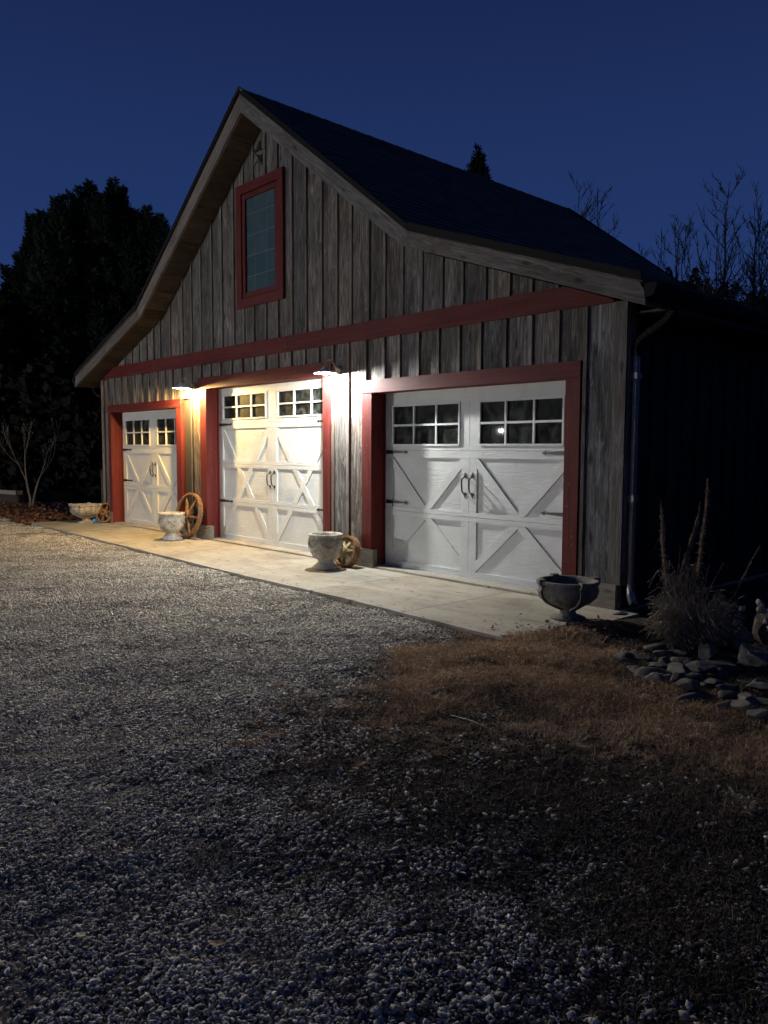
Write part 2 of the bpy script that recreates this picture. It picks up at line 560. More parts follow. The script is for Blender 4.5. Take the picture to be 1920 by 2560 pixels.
# ------------------------------------------------------------------ ground
def hgt(x, y):
    x, y = np.asarray(x, float), np.asarray(y, float)
    h = -0.042 + 0.010 * np.sin(1.7 * x + 0.6) * np.cos(1.3 * y + 0.2) + 0.008 * np.sin(3.9 * x + 2.1 * y) + 0.006 * np.cos(6.1 * x - 4.3 * y + 1)
    near = np.exp(-((x + 3.4) ** 2 + (y + 1.25) ** 2) / 0.35)
    h = h + 0.034 * near + 0.052 * np.exp(-((x + 3.50) ** 2 / 0.07 + (y + .80) ** 2 / .60))
    bed = np.exp(-((x + 20.3) ** 2 / 5.0 + (y - 0.6) ** 2 / 1.6))
    return h + 0.10 * bed

GRASSPOLY = [(-4.25, -1.62), (-4.27, -2.67), (-3.95, -3.08), (-3.62, -3.92), (-3.34, -4.16), (-2.80, -4.40), (-1.95, -4.66), (-1.14, -4.86), (0.2, -5.15), (4, -5.6), (4, 4), (-3.83, 4), (-3.83, 0), (-3.62, -0.55), (-3.62, -1.25)]
BROWNPOLY = [(-4.2, -1.66), (-4.26, -2.67), (-3.93, -3.08), (-3.6, -3.92), (-3.33, -4.17), (-3.0, -4.21), (-2.78, -3.76), (-2.25, -3.36), (-1.38, -2.86), (0.5, -2.4), (0.5, -2.0), (-1.73, -2.02), (-2.85, -1.60), (-3.55, -1.28)]
def inside(poly, x, y):
    x, y = np.asarray(x), np.asarray(y)
    r = np.zeros(x.shape, bool)
    n = len(poly)
    for i in range(n):
        x1, y1 = poly[i]
        x2, y2 = poly[(i + 1) % n]
        c = ((y1 > y) != (y2 > y)) & (x < (x2 - x1) * (y - y1) / (y2 - y1 + 1e-12) + x1)
        r ^= c
    return r
_LAT = np.random.default_rng(4242).uniform(-1, 1, (64, 64))
def sn(x, y, s, k=0.0):
    """smooth value noise, about -1..1; s is 2*pi over the patch length"""
    x, y = np.asarray(x, float), np.asarray(y, float)
    out = 0
    for o_, (fr, am) in enumerate(((1.0, .85), (2.3, .45), (5.1, .2))):
        u = x * s * fr / 3.1416 + 17.3 * k + 5.1 * o_
        v = y * s * fr / 3.1416 + 9.7 * k + 11.9 * o_
        c_, s_ = math.cos(.6 + o_), math.sin(.6 + o_)
        u, v = u * c_ - v * s_, u * s_ + v * c_
        iu, iv = np.floor(u).astype(int), np.floor(v).astype(int)
        fu, fv = u - iu, v - iv
        fu, fv = fu * fu * (3 - 2 * fu), fv * fv * (3 - 2 * fv)
        g = lambda p, q: _LAT[(iu + p) % 64, (iv + q) % 64]
        out = out + am * ((g(0, 0) * (1 - fu) + g(1, 0) * fu) * (1 - fv) + (g(0, 1) * (1 - fu) + g(1, 1) * fu) * fv)
    return out
def gravelness(x, y):
    jx = x + 0.10 * sn(x, y, 5, 1)
    jy = y + 0.10 * sn(x, y, 5, 3)
    g = (~inside(GRASSPOLY, jx, jy)).astype(float)
    out = np.asarray(y) > (-1.25 - 0.0335 * (np.asarray(x) + 14.5))
    leftbed = (np.asarray(x) < -16.4) & (np.asarray(y) > -1.35 - 0.12 * (np.asarray(x) + 16.4))
    g[out & (np.asarray(x) > -16.4)] = 0
    g[leftbed] = 0
    return g

def soft_gravel(x, y, sig):
    """gravel or not, with an edge that frays over about sig metres towards the soil; never onto the apron"""
    hard = (np.asarray(y) > (-1.27 - 0.0335 * (np.asarray(x) + 14.5))) & (np.asarray(x) > -16.4) & (np.asarray(x) < -3.4)
    k = sig * (1 + 1.6 * np.clip((np.asarray(x) + 3.6) / 1.5, 0, 1))
    g = gravelness(np.asarray(x) + rng.normal(0, 1, np.shape(x)) * k, np.asarray(y) + rng.normal(0, 1, np.shape(y)) * k)
    g[hard] = 0
    return g
def grid_ground():
    xs = np.concatenate([[-260, -160, -100, -60, -40, -30], np.arange(-26, 4.01, 0.12), [6, 10, 18, 30, 60, 120, 260]])
    ys = np.concatenate([[-120, -60, -30, -16, -12], np.arange(-9, 3.01, 0.12), [5, 8, 12, 20, 30, 45, 70, 110, 180, 300]])
    X, Y = np.meshgrid(xs, ys, indexing='ij')
    Z = hgt(X, Y)
    V = np.stack([X.ravel(), Y.ravel(), Z.ravel()], 1)
    ny = len(ys)
    i, j = np.meshgrid(np.arange(len(xs) - 1), np.arange(ny - 1), indexing='ij')
    a = (i * ny + j).ravel()
    Fq = np.stack([a, a + ny, a + ny + 1, a + 1], 1)
    me = fast_mesh(V, Fq, None, 'ground')
    at = me.attributes.new('gravel', 'FLOAT', 'POINT')
    at.data.foreach_set('value', np.mean([gravelness(V[:, 0] + a_, V[:, 1] + b_) for a_ in (-.3, -.12, .1, .28) for b_ in (-.3, -.1, .12, .3)], 0).astype(np.float32))
    at = me.attributes.new('thatch', 'FLOAT', 'POINT')
    at.data.foreach_set('value', np.mean([inside(BROWNPOLY, V[:, 0] + a_, V[:, 1] + b_) for a_ in (-.25, -.1, .1, .25) for b_ in (-.25, -.08, .1, .25)], 0).astype(np.float32))
    o = link('ground', me, M_GROUND)
    o['kind'] = 'structure'
grid_ground()

# concrete apron in front of the doors
apron = bpy.data.objects.new('pavement', None)
COL.objects.link(apron)
apron['kind'] = 'structure'
apron['label'] = 'pale concrete apron along the front of the barn'
def front_y(x):
    return float(np.interp(x, [-16.2, -14.5, -11, -8, -6, -5.07, -4.2, -3.4], [-1.2, -1.286, -1.43, -1.554, -1.57, -1.625, -1.67, -1.70]))
joints = [-16.3, -13.9, -11.0, -8.04, -6.575, -5.11, -3.62]
for a, b in zip(joints[:-1], joints[1:]):
    g = 0.004
    mbx = []
    n = 6
    top, bot = [], []
    for i in range(n + 1):
        x = a + g + (b - a - 2 * g) * i / n
        top.append((x, front_y(x) + 0.008 * math.sin(x * 9.1)))
    if b == joints[-1]:
        top[-1] = (-3.95, -1.64)
        top.append((-3.66, -1.32))
    poly = top + [(b - g, -0.004), (a + g, -0.004)]
    k = len(poly)
    v = [(x, y, 0.0) for x, y in poly] + [(x, y, -0.16) for x, y in poly]
    f = [tuple(range(k)), tuple(range(2 * k - 1, k - 1, -1))] + [(i, k + i, k + (i + 1) % k, (i + 1) % k) for i in range(k)]
    part('slab', v, f, M_CONC, apron)

# ------------------------------------------------------------------ barn
XL, XR, XM = -15.513, -3.834, -9.6735
barn = thing('barn', 'weathered grey board barn garage with red trim and three white carriage doors', 'barn', (XM, 0, 0))
DEPTH = 7.1
DOORS = [  # opening x0, x1, top, outer trim x0, x1, header top, door bottom
    (-15.061, -12.380, 2.202, -15.182, -12.210, 2.344),
    (-11.362, -8.295, 2.469, -11.560, -8.141, 2.652),
    (-7.316, -4.462, 2.201, -7.493, -4.296, 2.357),
]
def soff(x):          # underside of the roof overhang (meets the top of the boards)
    d = abs(x - XM)
    return 6.176 - (6.176 - 3.751) / 3.27 * d if d < 3.27 else 3.751 - (3.751 - 2.721) / 2.96 * (d - 3.27)
def rooftop(x):
    d = abs(x - XM)
    return 6.485 - (6.485 - 3.918) / 3.42 * d if d < 3.42 else 3.918 - (3.918 - 2.965) / 2.79 * (d - 3.42)
ZB0, ZB1 = 2.866, 3.084

# sheathing behind the boards (keeps the inside dark), side and back walls, floor
sh = MB()
Y0, Y1 = 0.032, 0.10
piers = [(XL + 0.01, -15.061), (-12.380, -11.362), (-8.295, -7.316), (-4.462, XR - 0.01)]
for a, b in piers:
    sh.box(a + (.03 if a > -15.4 else 0), b - (.03 if b < -4 else 0), Y0, Y1, 0.0, 2.30)
for (x0, x1, zt, *_r) in DOORS:
    sh.box(x0 - .03, x1 + .03, Y0 + .003, Y1 - .003, zt + .021, 2.60)
for (a, b), zt in zip(piers, (2.30,) * 4):
    sh.box(a + (.03 if a > -15.4 else 0), b - (.03 if b < -4 else 0), Y0, Y1, zt, 2.60)
poly = [(XL + .01, 2.60), (XR - .01, 2.60), (XR - .01, soff(XR) - .01), (XM + 3.27, 3.74), (XM, 6.15), (XM - 3.27, 3.74), (XL + .01, soff(XL) - .01)]
sh.add(*prism_xz(poly, Y0, Y1))
sh.build('wall', M_WALL, barn)
for a, b in ((XL, XL + 0.1), (XR - 0.1, XR)):
    box('side_wall', a, b, 0.104, DEPTH, 0, 2.95, M_WALL, barn)
v, f = prism_xz([(XL, 0), (XR, 0), (XR, 2.85), (XM + 3.27, 3.74), (XM, 6.15), (XM - 3.27, 3.74), (XL, 2.85)], DEPTH, DEPTH + 0.1)
part('back_wall', v, f, M_BOARD, barn)
box('floor', XL + .02, XR - .02, 0.002, DEPTH, -0.1, 0.026, M_CONC, barn)
box('ceiling', XL + .1, XR - .1, 0.11, DEPTH, 2.72, 2.76, M_WALL, barn)

# red band across the gable
bj = [XL + .13, -12.9, -9.1, -6.95, XR - .13]
for i, (a, b) in enumerate(zip(bj[:-1], bj[1:])):
    d = 0.0015 * (i % 2)
    p = [(a + .001, ZB0), (b - .001, ZB0), (b - .001, min(ZB1, soff(b) - .01)), (a + .001, min(ZB1, soff(a) - .01))]
    if b > -6:
        p = [(a + .001, ZB0), (b - .001, ZB0), (b - .001, soff(b) - .01), (XM + 5.17, ZB1), (a + .001, ZB1)]
    if a < -15:
        p = [(a + .001, ZB0), (b - .001, ZB0), (b - .001, ZB1), (XM - 5.17, ZB1), (a + .001, soff(a) - .01)]
    v, f = prism_xz(ccw(p), -0.032 - d, 0.03)
    part('band_board', v, f, M_RED_H, barn)

# boards and battens
lower = [XL, -15.231, -14.915, -14.608, -14.332, -14.021, -13.72, -13.428, -13.107, -12.815, -12.536, -12.225, -11.872, -11.56,
         -11.25, -10.95, -10.62, -10.31, -10.0, -9.69, -9.37, -9.05, -8.73, -8.42, -8.12, -7.80, -7.47, -7.121, -6.848, -6.527, -6.204, -5.889, -5.587, -5.243, -4.91, -4.585, -4.276, -3.932, XR]
def lower_bottom(a, b):
    """where a lower board or batten starts: above a door header, or at the skirt"""
    z = 0.0
    for (x0, x1, zt, o0, o1, ht) in DOORS:
        if b > o0 + 0.01 and a < o1 - 0.01:
            return max(z, ht)
    return z
def split_at_trim(a, b):
    cuts = [a]
    for d in DOORS:
        for c in (d[3], d[4]):
            if a + 0.02 < c < b - 0.02:
                cuts.append(c)
    cuts.append(b)
    return sorted(cuts)
for a, b in zip(lower[:-1], lower[1:]):
    cs = split_at_trim(a, b)
    for c, d in zip(cs[:-1], cs[1:]):
        zb = lower_bottom(c, d)
        yo = random.uniform(0, 0.006)
        zt = min(ZB0 + 0.02, soff(c) - .012, soff(d) - .012)
        if zb == 0:
            zb = 0.03
        box('board', c + 0.002, d - 0.002, yo, 0.03, zb, zt, M_BOARD, barn)
for x in lower[1:-1]:
    w = random.uniform(0.020, 0.026)
    if any(d[3] - 0.03 < x < d[3] + 0.03 for d in DOORS) or any(d[4] - 0.03 < x < d[4] + 0.03 for d in DOORS):
        x += 0.012
    zb = lower_bottom(x - w, x + w)
    if zb == 0:
        zb = 0.236
    zt = ZB0 - .001
    box('batten', x - w, x + w, -0.022 - random.uniform(0, .004), 0.008, zb, zt - random.uniform(0.0, 0.006), M_BATTEN, barn)
gable = [-15.05, -14.74, -14.43, -14.12, -13.81, -13.5, -13.24, -12.975, -12.601, -12.153, -11.839, -11.535, -11.185, -10.878, -10.533, -10.251, -9.977, -9.667, -9.369, -9.021, -8.688, -8.353, -8.034, -7.745, -7.405, -7.111, -6.799, -6.478,
         -6.16, -5.85, -5.53, -5.21, -4.92, -4.6]
WX0, WX1, WZ0, WZ1 = -10.405, -9.198, 3.612, 5.410       # gable window, outside of the trim
for a, b in zip(gable[:-1], gable[1:]):
    yo = random.uniform(0.0, 0.008)
    def gb(x0, x1, z0, z1=None):
        top = [(x1, (z1 or soff(x1) - 0.008)), (x0, (z1 or soff(x0) - 0.008))]
        kx = [XM + s * 3.27 for s in (-1, 1)] + [XM]
        mid = [(k, soff(k) - .008) for k in kx if x0 < k < x1 and z1 is None]
        p = [(x0, z0), (x1, z0), top[0]] + mid + [top[1]]
        if min(top[0][1], top[1][1]) < z0 + 0.03:
            return
        v, f = prism_xz(p, yo, 0.03)
        part('board', v, f, M_BOARD, barn)
    a2, b2 = a + 0.0025, b - 0.0025
    if a2 < WX0 < b2 or a2 < WX1 < b2 or (WX0 < a2 and b2 < WX1):
        gb(a2, b2, ZB1, WZ0 + 0.02)
        gb(a2, b2, WZ1 - 0.02)
        if a2 < WX0 - .03:
            gb(a2, WX0 + .01, WZ0 + .022, WZ1 - .022)
        if b2 > WX1 + .03:
            gb(WX1 - .01, b2, WZ0 + .022, WZ1 - .022)
    else:
        gb(a2, b2, ZB1)
for x in gable[1:-1]:
    w = random.uniform(0.016, 0.022)
    segs = [(ZB1, None)]
    if WX0 - .03 < x < WX1 + .03:
        segs = [(ZB1, WZ0), (WZ1, None)]
    for z0, z1 in segs:
        zt0 = (z1 or soff(x - w) - .01)
        zt1 = (z1 or soff(x + w) - .01)
        if min(zt0, zt1) < z0 + .03:
            continue
        v, f = prism_xz([(x - w, z0), (x + w, z0), (x + w, zt1), (x - w, zt0)], -0.016 - random.uniform(0, .003), 0.01)
        part('batten', v, f, M_BATTEN, barn)
# corner boards, skirt boards
box('corner_board', XR - 0.105, XR + 0.012, -0.026, 0.0, 0.236, ZB0 - .002, M_BATTEN, barn)
box('corner_board', XR + 0.0005, XR + 0.026, 0.001, 0.11, 0.236, ZB0 - .002, M_BATTEN, barn)
box('corner_board', XL - 0.012, XL + 0.10, -0.026, 0.0, 0.236, ZB0 - .002, M_BATTEN, barn)
for a, b in ((XL, -15.075), (-12.37, -11.272), (-8.30, -7.272), (-4.47, -3.855)):
    box('skirt_board', a, b, -0.048, 0.027, -0.002, 0.234, M_SKIRT, barn)
# boards on the side wall
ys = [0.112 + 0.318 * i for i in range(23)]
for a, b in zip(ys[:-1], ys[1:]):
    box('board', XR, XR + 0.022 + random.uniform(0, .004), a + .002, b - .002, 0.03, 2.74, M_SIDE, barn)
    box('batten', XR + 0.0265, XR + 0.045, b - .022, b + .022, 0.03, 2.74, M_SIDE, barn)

# door trim
for i, (x0, x1, zt, o0, o1, ht) in enumerate(DOORS):
    hx0, hx1 = (o0, o1) if i != 1 else (-11.588, -8.11)
    box('door_header', hx0, hx1, -0.046, 0.03, zt, ht, M_RED_H, barn)
    box('header_reveal', x0 + .002, x1 - .002, 0.0305, 0.185, zt, zt + 0.02, M_RED_H, barn)
    for a, b in ((o0, x0), (x1, o1)):
        box('door_jamb', a, b, -0.040, 0.03, 0.236, zt - 0.0015, M_RED_V, barn)
    for a, b in ((x0 - .02, x0), (x1, x1 + .02)):
        box('jamb_reveal', a, b, 0.0305, 0.215, 0.027, zt - .0015, M_RED_V, barn)
    for a, b, c, d in ((x0 - .01, x0 - .001, 0.0, 0.03), (x1 + .001, x1 + .01, 0, 0.03)):
        box('jamb_reveal', a, b, -0.0385, d, 0.0275, 0.2355, M_RED_V, barn)
    # door stops
    for a, b in ((x0 + .0005, x0 + .024), (x1 - .024, x1 - .0005)):
        box('door_stop', a, b, 0.166, 0.186, 0.027, zt - .002, M_RED_V, barn)
    # threshold lip
    box('threshold', x0, x1, -0.03, 0.0015, -0.1, 0.024, M_CONC, barn)

# carriage doors
YD = 0.19
def clip_poly(poly, x0, x1, z0, z1):
    def cl(p, ins, inter):
        out = []
        for i in range(len(p)):
            a, b = p[i - 1], p[i]
            if ins(b):
                if not ins(a):
                    out.append(inter(a, b))
                out.append(b)
            elif ins(a):
                out.append(inter(a, b))
        return out
    def ix(c):
        return lambda a, b: (c, a[1] + (b[1] - a[1]) * (c - a[0]) / (b[0] - a[0]))
    def iz(c):
        return lambda a, b: (a[0] + (b[0] - a[0]) * (c - a[1]) / (b[1] - a[1]), c)
    for ins, it in ((lambda p: p[0] >= x0 - 1e-9, ix(x0)), (lambda p: p[0] <= x1 + 1e-9, ix(x1)), (lambda p: p[1] >= z0 - 1e-9, iz(z0)), (lambda p: p[1] <= z1 + 1e-9, iz(z1))):
        if poly:
            poly = cl(poly, ins, it)
    return poly
def brace(p0, p1, w, clip, y, door):
    d = Vector((p1[0] - p0[0], p1[1] - p0[1]))
    L = d.length
    d /= L
    nrm = Vector((-d.y, d.x)) * w / 2
    e = d * 0.3
    q = [(p0[0] - e.x + nrm.x, p0[1] - e.y + nrm.y), (p0[0] - e.x - nrm.x, p0[1] - e.y - nrm.y), (p1[0] + e.x - nrm.x, p1[1] + e.y - nrm.y), (p1[0] + e.x + nrm.x, p1[1] + e.y + nrm.y)]
    q = clip_poly(q, *clip)
    if len(q) >= 3:
        v, f = prism_xz(ccw(q), y, YD + 0.0195)
        # chamfer: pull the front face in a little
        n = len(q)
        c = sum((Vector(v[k]) for k in range(n)), Vector()) / n
        part('brace', v, f, M_WHITE, door)

PANEN = 0
def carriage_door(x0, x1, zt, cx, leaf_in, leaf_out, paned_z, rails, bottom, kind):
    door = bpy.data.objects.new('garage_door', None)
    COL.objects.link(door)
    door.parent = barn
    door.location = Vector(((x0 + x1) / 2, YD, 0)) - barn.location
    pz0, pz1 = paned_z
    hw_l, hw_r = cx - x0, x1 - cx
    f0, f1 = YD, YD + 0.034                  # rails proud of the panels
    pb0, pb1 = YD + 0.018, YD + 0.05
    b0 = bottom
    # section panels (recessed field)
    zs = [b0 + 0.002] + sorted(r for r in rails if r < pz0 - .02) + [pz0 - 0.06]
    for a, b in zip(zs[:-1], zs[1:]):
        box('panel', x0 + .002, x1 - .002, pb0, pb1, a + .001, b - .001, M_WHITE, door)
    # top section: frame round the panes
    st = 0.105 if kind != 'tall' else 0.10
    fr = MB()
    fr.box(x0 + .002, x1 - .002, f0, pb1, pz1 + 0.0, zt + 0.01)                          # top rail
    fr.box(x0 + .002, x1 - .002, f0, pb1, pz0 - 0.058, pz0 - 0.0)                        # rail under panes
    fr.box(x0 + .002, cx - leaf_out, f0 + .0005, pb1, pz0 + .0005, pz1 - .0005)
    fr.box(cx + leaf_out, x1 - .002, f0 + .0005, pb1, pz0 + .0005, pz1 - .0005)
    fr.box(cx - leaf_in, cx - .0025, f0 + .0005, pb1, pz0 + .0005, pz1 - .0005)
    fr.box(cx + .0025, cx + leaf_in, f0 + .0005, pb1, pz0 + .0005, pz1 - .0005)
    fr.box(cx - .0025, cx + .0025, f0 + .008, pb1, pz0 + .0005, pz1 - .0005)
    fr.build('window_frame', M_WHITE, door)
    # panes and muntins
    for s in (-1, 1):
        a, b = (cx - leaf_out, cx - leaf_in) if s < 0 else (cx + leaf_in, cx + leaf_out)
        # moulding round the opening
        mo = MB()
        w = 0.018
        mo.box(a, b, f0 - .012, f0 + .012, pz1 - w, pz1 + .004)
        mo.box(a, b, f0 - .012, f0 + .012, pz0 - .004, pz0 + w)
        mo.box(a - .004, a + w, f0 - .0125, f0 + .012, pz0 + w + .0005, pz1 - w - .0005)
        mo.box(b - w, b + .004, f0 - .0125, f0 + .012, pz0 + w + .0005, pz1 - w - .0005)
        mo.build('window_moulding', M_WHITE, door)
        zm = (pz0 + pz1) / 2
        t = (b - a) / 3
        for k in range(3):
            for z0, z1 in ((pz0, zm), (zm, pz1)):
                box('pane', a + k * t + .001, a + (k + 1) * t - .001, f0 + .016, f0 + .021, z0 + .001, z1 - .001, M_PANE, door)
        for k in (1, 2):
            box('muntin', a + k * t - .012, a + k * t + .012, f0 - .009, f0 + .014, pz0 + w + .001, pz1 - w - .001, M_WHITE, door)
        box('muntin', a + w + .001, b - w - .001, f0 - .0105, f0 + .0135, zm - .012, zm + .012, M_WHITE, door)
    # rails: two boards with the section joint between them
    rail_edges = []
    for r, hh in [(pz0 - 0.058, None)]:
        pass
    ztop = pz0 - 0.0600
    zr0 = pz0 - 0.145
    box('rail', x0 + .002, x1 - .002, f0, pb0 + .001, zr0, ztop - .002, M_WHITE, door)
    rail_edges.append((zr0, None))
    bounds = [(zr0)]
    for r in sorted([r for r in rails if r < pz0 - .1], reverse=True):
        h = 0.055
        box('rail', x0 + .002, x1 - .002, f0, pb0 + .001, r + .002, r + h, M_WHITE, door)
        box('rail', x0 + .002, x1 - .002, f0, pb0 + .001, r - h, r - .002, M_WHITE, door)
        bounds += [r + h, r - h]
    box('rail', x0 + .002, x1 - .002, f0, pb0 + .001, b0 + .03, b0 + .078, M_WHITE, door)
    box('bottom_seal', x0 + .002, x1 - .002, f0 - .004, pb1, b0 - 0.004, b0 + .028, M_WHITE, door)
    bounds.append(b0 + .078)
    sections = list(zip(bounds[0::2], bounds[1::2]))     # (top, bottom)
    for (zt_, zb_) in sections:
        for a, b in ((x0 + .002, x0 + (cx - x0) - leaf_out - .012), (cx + leaf_out + .012, x1 - .002), (cx - leaf_in + .03, cx - .0025), (cx + .0025, cx + leaf_in - .03)):
            box('stile', a, b, f0 + .0006, pb0 + .001, zb_ + .0006, zt_ - .0006, M_WHITE, door)
        box('stile_groove', cx - .0025, cx + .0025, f0 + .006, pb0 + .001, zb_ + .0006, zt_ - .0006, M_WHITE, door)
    lin = leaf_in - .03
    lout = leaf_out + .012
    for s in (-1, 1):
        xi, xo = cx + s * lin, cx + s * lout
        xmid = (xi + xo) / 2
        xa, xb = min(xi, xo), max(xi, xo)
        if kind == 'x2':
            (t1, bt1), (t2, bt2) = sections
            brace((xa, t1 - .05), (xmid - .0, bt1 - .03), 0.094, (xa, xb, bt1 + .0007, t1 - .0007), f0 + .0012, door)
            brace((xb, t1 - .05), (xmid + .0, bt1 - .03), 0.094, (xa, xb, bt1 + .0007, t1 - .0007), f0 + .0024, door)
            brace((xmid, t2 + .03), (xa, bt2 + .07), 0.094, (xa, xb, bt2 + .0007, t2 - .0007), f0 + .0012, door)
            brace((xmid, t2 + .03), (xb, bt2 + .07), 0.094, (xa, xb, bt2 + .0007, t2 - .0007), f0 + .0024, door)
        else:
            top, bot = sections[0][0], sections[-1][1]
            for (ta, tb) in sections:
                brace((xa, top - .05), (xb, bot + .05), 0.088, (xa, xb, tb + .0007, ta - .0007), f0 + .0024, door)
                brace((xb, top - .05), (xa, bot + .05), 0.088, (xa, xb, tb + .0007, ta - .0007), f0 + .0012, door)
    # strap hinges
    hz = [(zr0 + ztop) / 2 + .022, bounds[-3] + .055 if kind == 'x2' else bounds[-2] + .055]
    for z in hz:
        for s in (-1, 1):
            xe = x0 + .035 if s < 0 else x1 - .035
            L = 0.40
            p = [(xe, z - .026), (xe - s * 0.0 + (-s) * (L - .06), z - .010), (xe + (-s) * (L - .055), z - .024), (xe + (-s) * L, z), (xe + (-s) * (L - .055), z + .024), (xe + (-s) * (L - .06), z + .010), (xe, z + .026)]
            v, f = prism_xz(ccw(p), f0 - .006, f0 - .0004)
            part('hinge', v, f, M_IRON, door)
    # pull handles
    hc = bounds[0] - 0.31 if kind == 'x2' else bounds[2] - .165
    for s in (-1, 1):
        x = cx + s * .055
        mb = MB()
        up, lo = hc + .145, hc - .145
        for zc, sg in ((hc + .105, 1), (hc - .105, -1)):
            q = [(x - .014, zc - sg * .02), (x + .014, zc - sg * .02), (x + .024, zc + sg * .004), (x + .010, zc + sg * .022), (x, zc + sg * .045), (x - .010, zc + sg * .022), (x - .024, zc + sg * .004)]
            v, f = prism_xz(ccw(q), f0 - .006, f0 - .0003)
            mb.add(v, f)
        pts = [(x, f0 - .004, hc + .10), (x, f0 - .035, hc + .088), (x, f0 - .062, hc + .065), (x, f0 - .064, hc + .02), (x, f0 - .060, hc - .03), (x, f0 - .052, hc - .07), (x, f0 - .030, hc - .094), (x, f0 - .004, hc - .10)]
        mb.add(*tube(pts, [.006, .007, .009, .0095, .0095, .009, .007, .006], 8))
        mb.build('handle', M_IRON, door)
    return door

carriage_door(-15.061, -12.380, 2.202, -13.695, 0.145, 1.185, (1.552, 2.055), [0.757], 0.026, 'x2')
carriage_door(-11.362, -8.295, 2.469, -9.820, 0.15, 1.39, (1.968, 2.362), [1.256, 0.648], 0.026, 'tall')
carriage_door(-7.316, -4.462, 2.201, -5.895, 0.145, 1.27, (1.547, 2.045), [0.730], 0.026, 'x2')

# gable window
gw = bpy.data.objects.new('gable_window', None)
COL.objects.link(gw)
gw.parent = barn
gw.location = Vector((-9.8, 0, 4.5)) - barn.location
T = 0.135
box('window_trim', WX0, WX1, -0.036, 0.031, WZ1 - T, WZ1, M_RED_H, gw)
box('window_trim', WX0, WX1, -0.036, 0.031, WZ0, WZ0 + T, M_RED_H, gw)
box('window_trim', WX0, WX0 + T, -0.034, 0.031, WZ0 + T + .001, WZ1 - T - .001, M_RED_V, gw)
box('window_trim', WX1 - T, WX1, -0.034, 0.031, WZ0 + T + .001, WZ1 - T - .001, M_RED_V, gw)
sx0, sx1, sz0, sz1 = WX0 + T + .012, WX1 - T - .012, WZ0 + T + .012, WZ1 - T - .012
S = 0.07
fr = MB()
fr.box(sx0, sx1, -0.018, 0.0305, sz1 - S, sz1)
fr.box(sx0, sx1, -0.018, 0.0305, sz0, sz0 + S)
fr.box(sx0, sx0 + S, -0.017, 0.0305, sz0 + S + .001, sz1 - S - .001)
fr.box(sx1 - S, sx1, -0.017, 0.0305, sz0 + S + .001, sz1 - S - .001)
fr.build('sash', M_RED_V, gw)
gx0, gx1, gz0, gz1 = sx0 + S, sx1 - S, sz0 + S, sz1 - S
colx = [gx0, gx0 + (gx1 - gx0) * .31, gx0 + (gx1 - gx0) * .69, gx1]
rowz = [gz0, gz0 + (gz1 - gz0) * .17, gz0 + (gz1 - gz0) * .39, gz0 + (gz1 - gz0) * .61, gz0 + (gz1 - gz0) * .83, gz1]
for a, b in zip(colx[:-1], colx[1:]):
    for c, d in zip(rowz[:-1], rowz[1:]):
        v = boxv(a + .001, b - .001, 0.012, 0.018, c + .001, d - .001)
        tl = random.uniform(-.0012, .0012)
        v = [(x, y + tl * (1 if z > c + .01 else -1), z) for x, y, z in v]
        part('pane', v, BOXF, M_GABLEPANE, gw)
for a in colx[1:-1]:
    box('lead_came', a - .004, a + .004, 0.0085, 0.011, gz0, gz1, M_CAME, gw)
for c in rowz[1:-1]:
    box('lead_came', gx0, gx1, 0.008, 0.0105, c - .004, c + .004, M_CAME, gw)

# ------------------------------------------------------------------ roof
def profile_side(s):
    return [(XM, 6.485), (XM + s * 3.42, 3.918), (XM + s * 6.215, 2.965)]
YF, YR = -0.40, DEPTH + 0.42
def fdeck(s):
    p = profile_side(s)
    th = 0.055
    mb = MB()
    for (xa, za), (xb, zb) in zip(p[:-1], p[1:]):
        v = [(xa, YF - .02, za - th), (xb, YF - .02, zb - th), (xb, YR, zb - th), (xa, YR, za - th), (xa, YF - .02, za - .012), (xb, YF - .02, zb - .012), (xb, YR, zb - .012), (xa, YR, za - .012)]
        mb.add(v, BOXF if s > 0 else [q[::-1] for q in BOXF])
    mb.build('roof', M_SHINGLE, barn)
fdeck(1)
fdeck(-1)
# shingle strips, course by course, on both slopes
courses = []
for s in (1, -1):
    p = [Vector((a, 0, b)) for a, b in profile_side(s)]
    L1, L2 = (p[1] - p[0]).length, (p[2] - p[1]).length
    n = int((L1 + L2) / 0.145)
    for i in range(n):
        d0, d1 = (i) * (L1 + L2) / n, (i + 1) * (L1 + L2) / n + 0.02
        def at(d):
            return p[0] + (p[1] - p[0]) * (d / L1) if d < L1 else p[1] + (p[2] - p[1]) * ((d - L1) / L2)
        courses.append((s, i, at(max(0, d0 - .01)), at(d1 - .02), n))
shingles = []
for s, i, a, b, n in courses:
    y = YF - 0.008 - random.uniform(0, 0.9)
    while y < YR + .02:
        w = 0.98
        y0, y1 = max(y, YF - .008), min(y + w, YR + .02)
        if y1 - y0 > 0.02:
            shingles.append((s, a, b, y0 + .0015, y1 - .0015))
        y += w
def shingle_geo(s, a, b, y0, y1):
    nrm = Vector((b.z - a.z, 0, -(b.x - a.x))) * (-1 if s > 0 else 1)
    nrm.normalize()
    if nrm.z < 0:
        nrm = -nrm
    lift = 0.013
    lo, hi = a - nrm * .012, b - nrm * .012
    A0, A1 = lo + nrm * .002, lo + nrm * .008
    B0, B1 = hi + nrm * .002, hi + nrm * (.008 + lift)
    v = [(A0.x, y0, A0.z), (B0.x, y0, B0.z), (B0.x, y1, B0.z), (A0.x, y1, A0.z), (A1.x, y0, A1.z), (B1.x, y0, B1.z), (B1.x, y1, B1.z), (A1.x, y1, A1.z)]
    return v, (BOXF if s > 0 else [q[::-1] for q in BOXF])
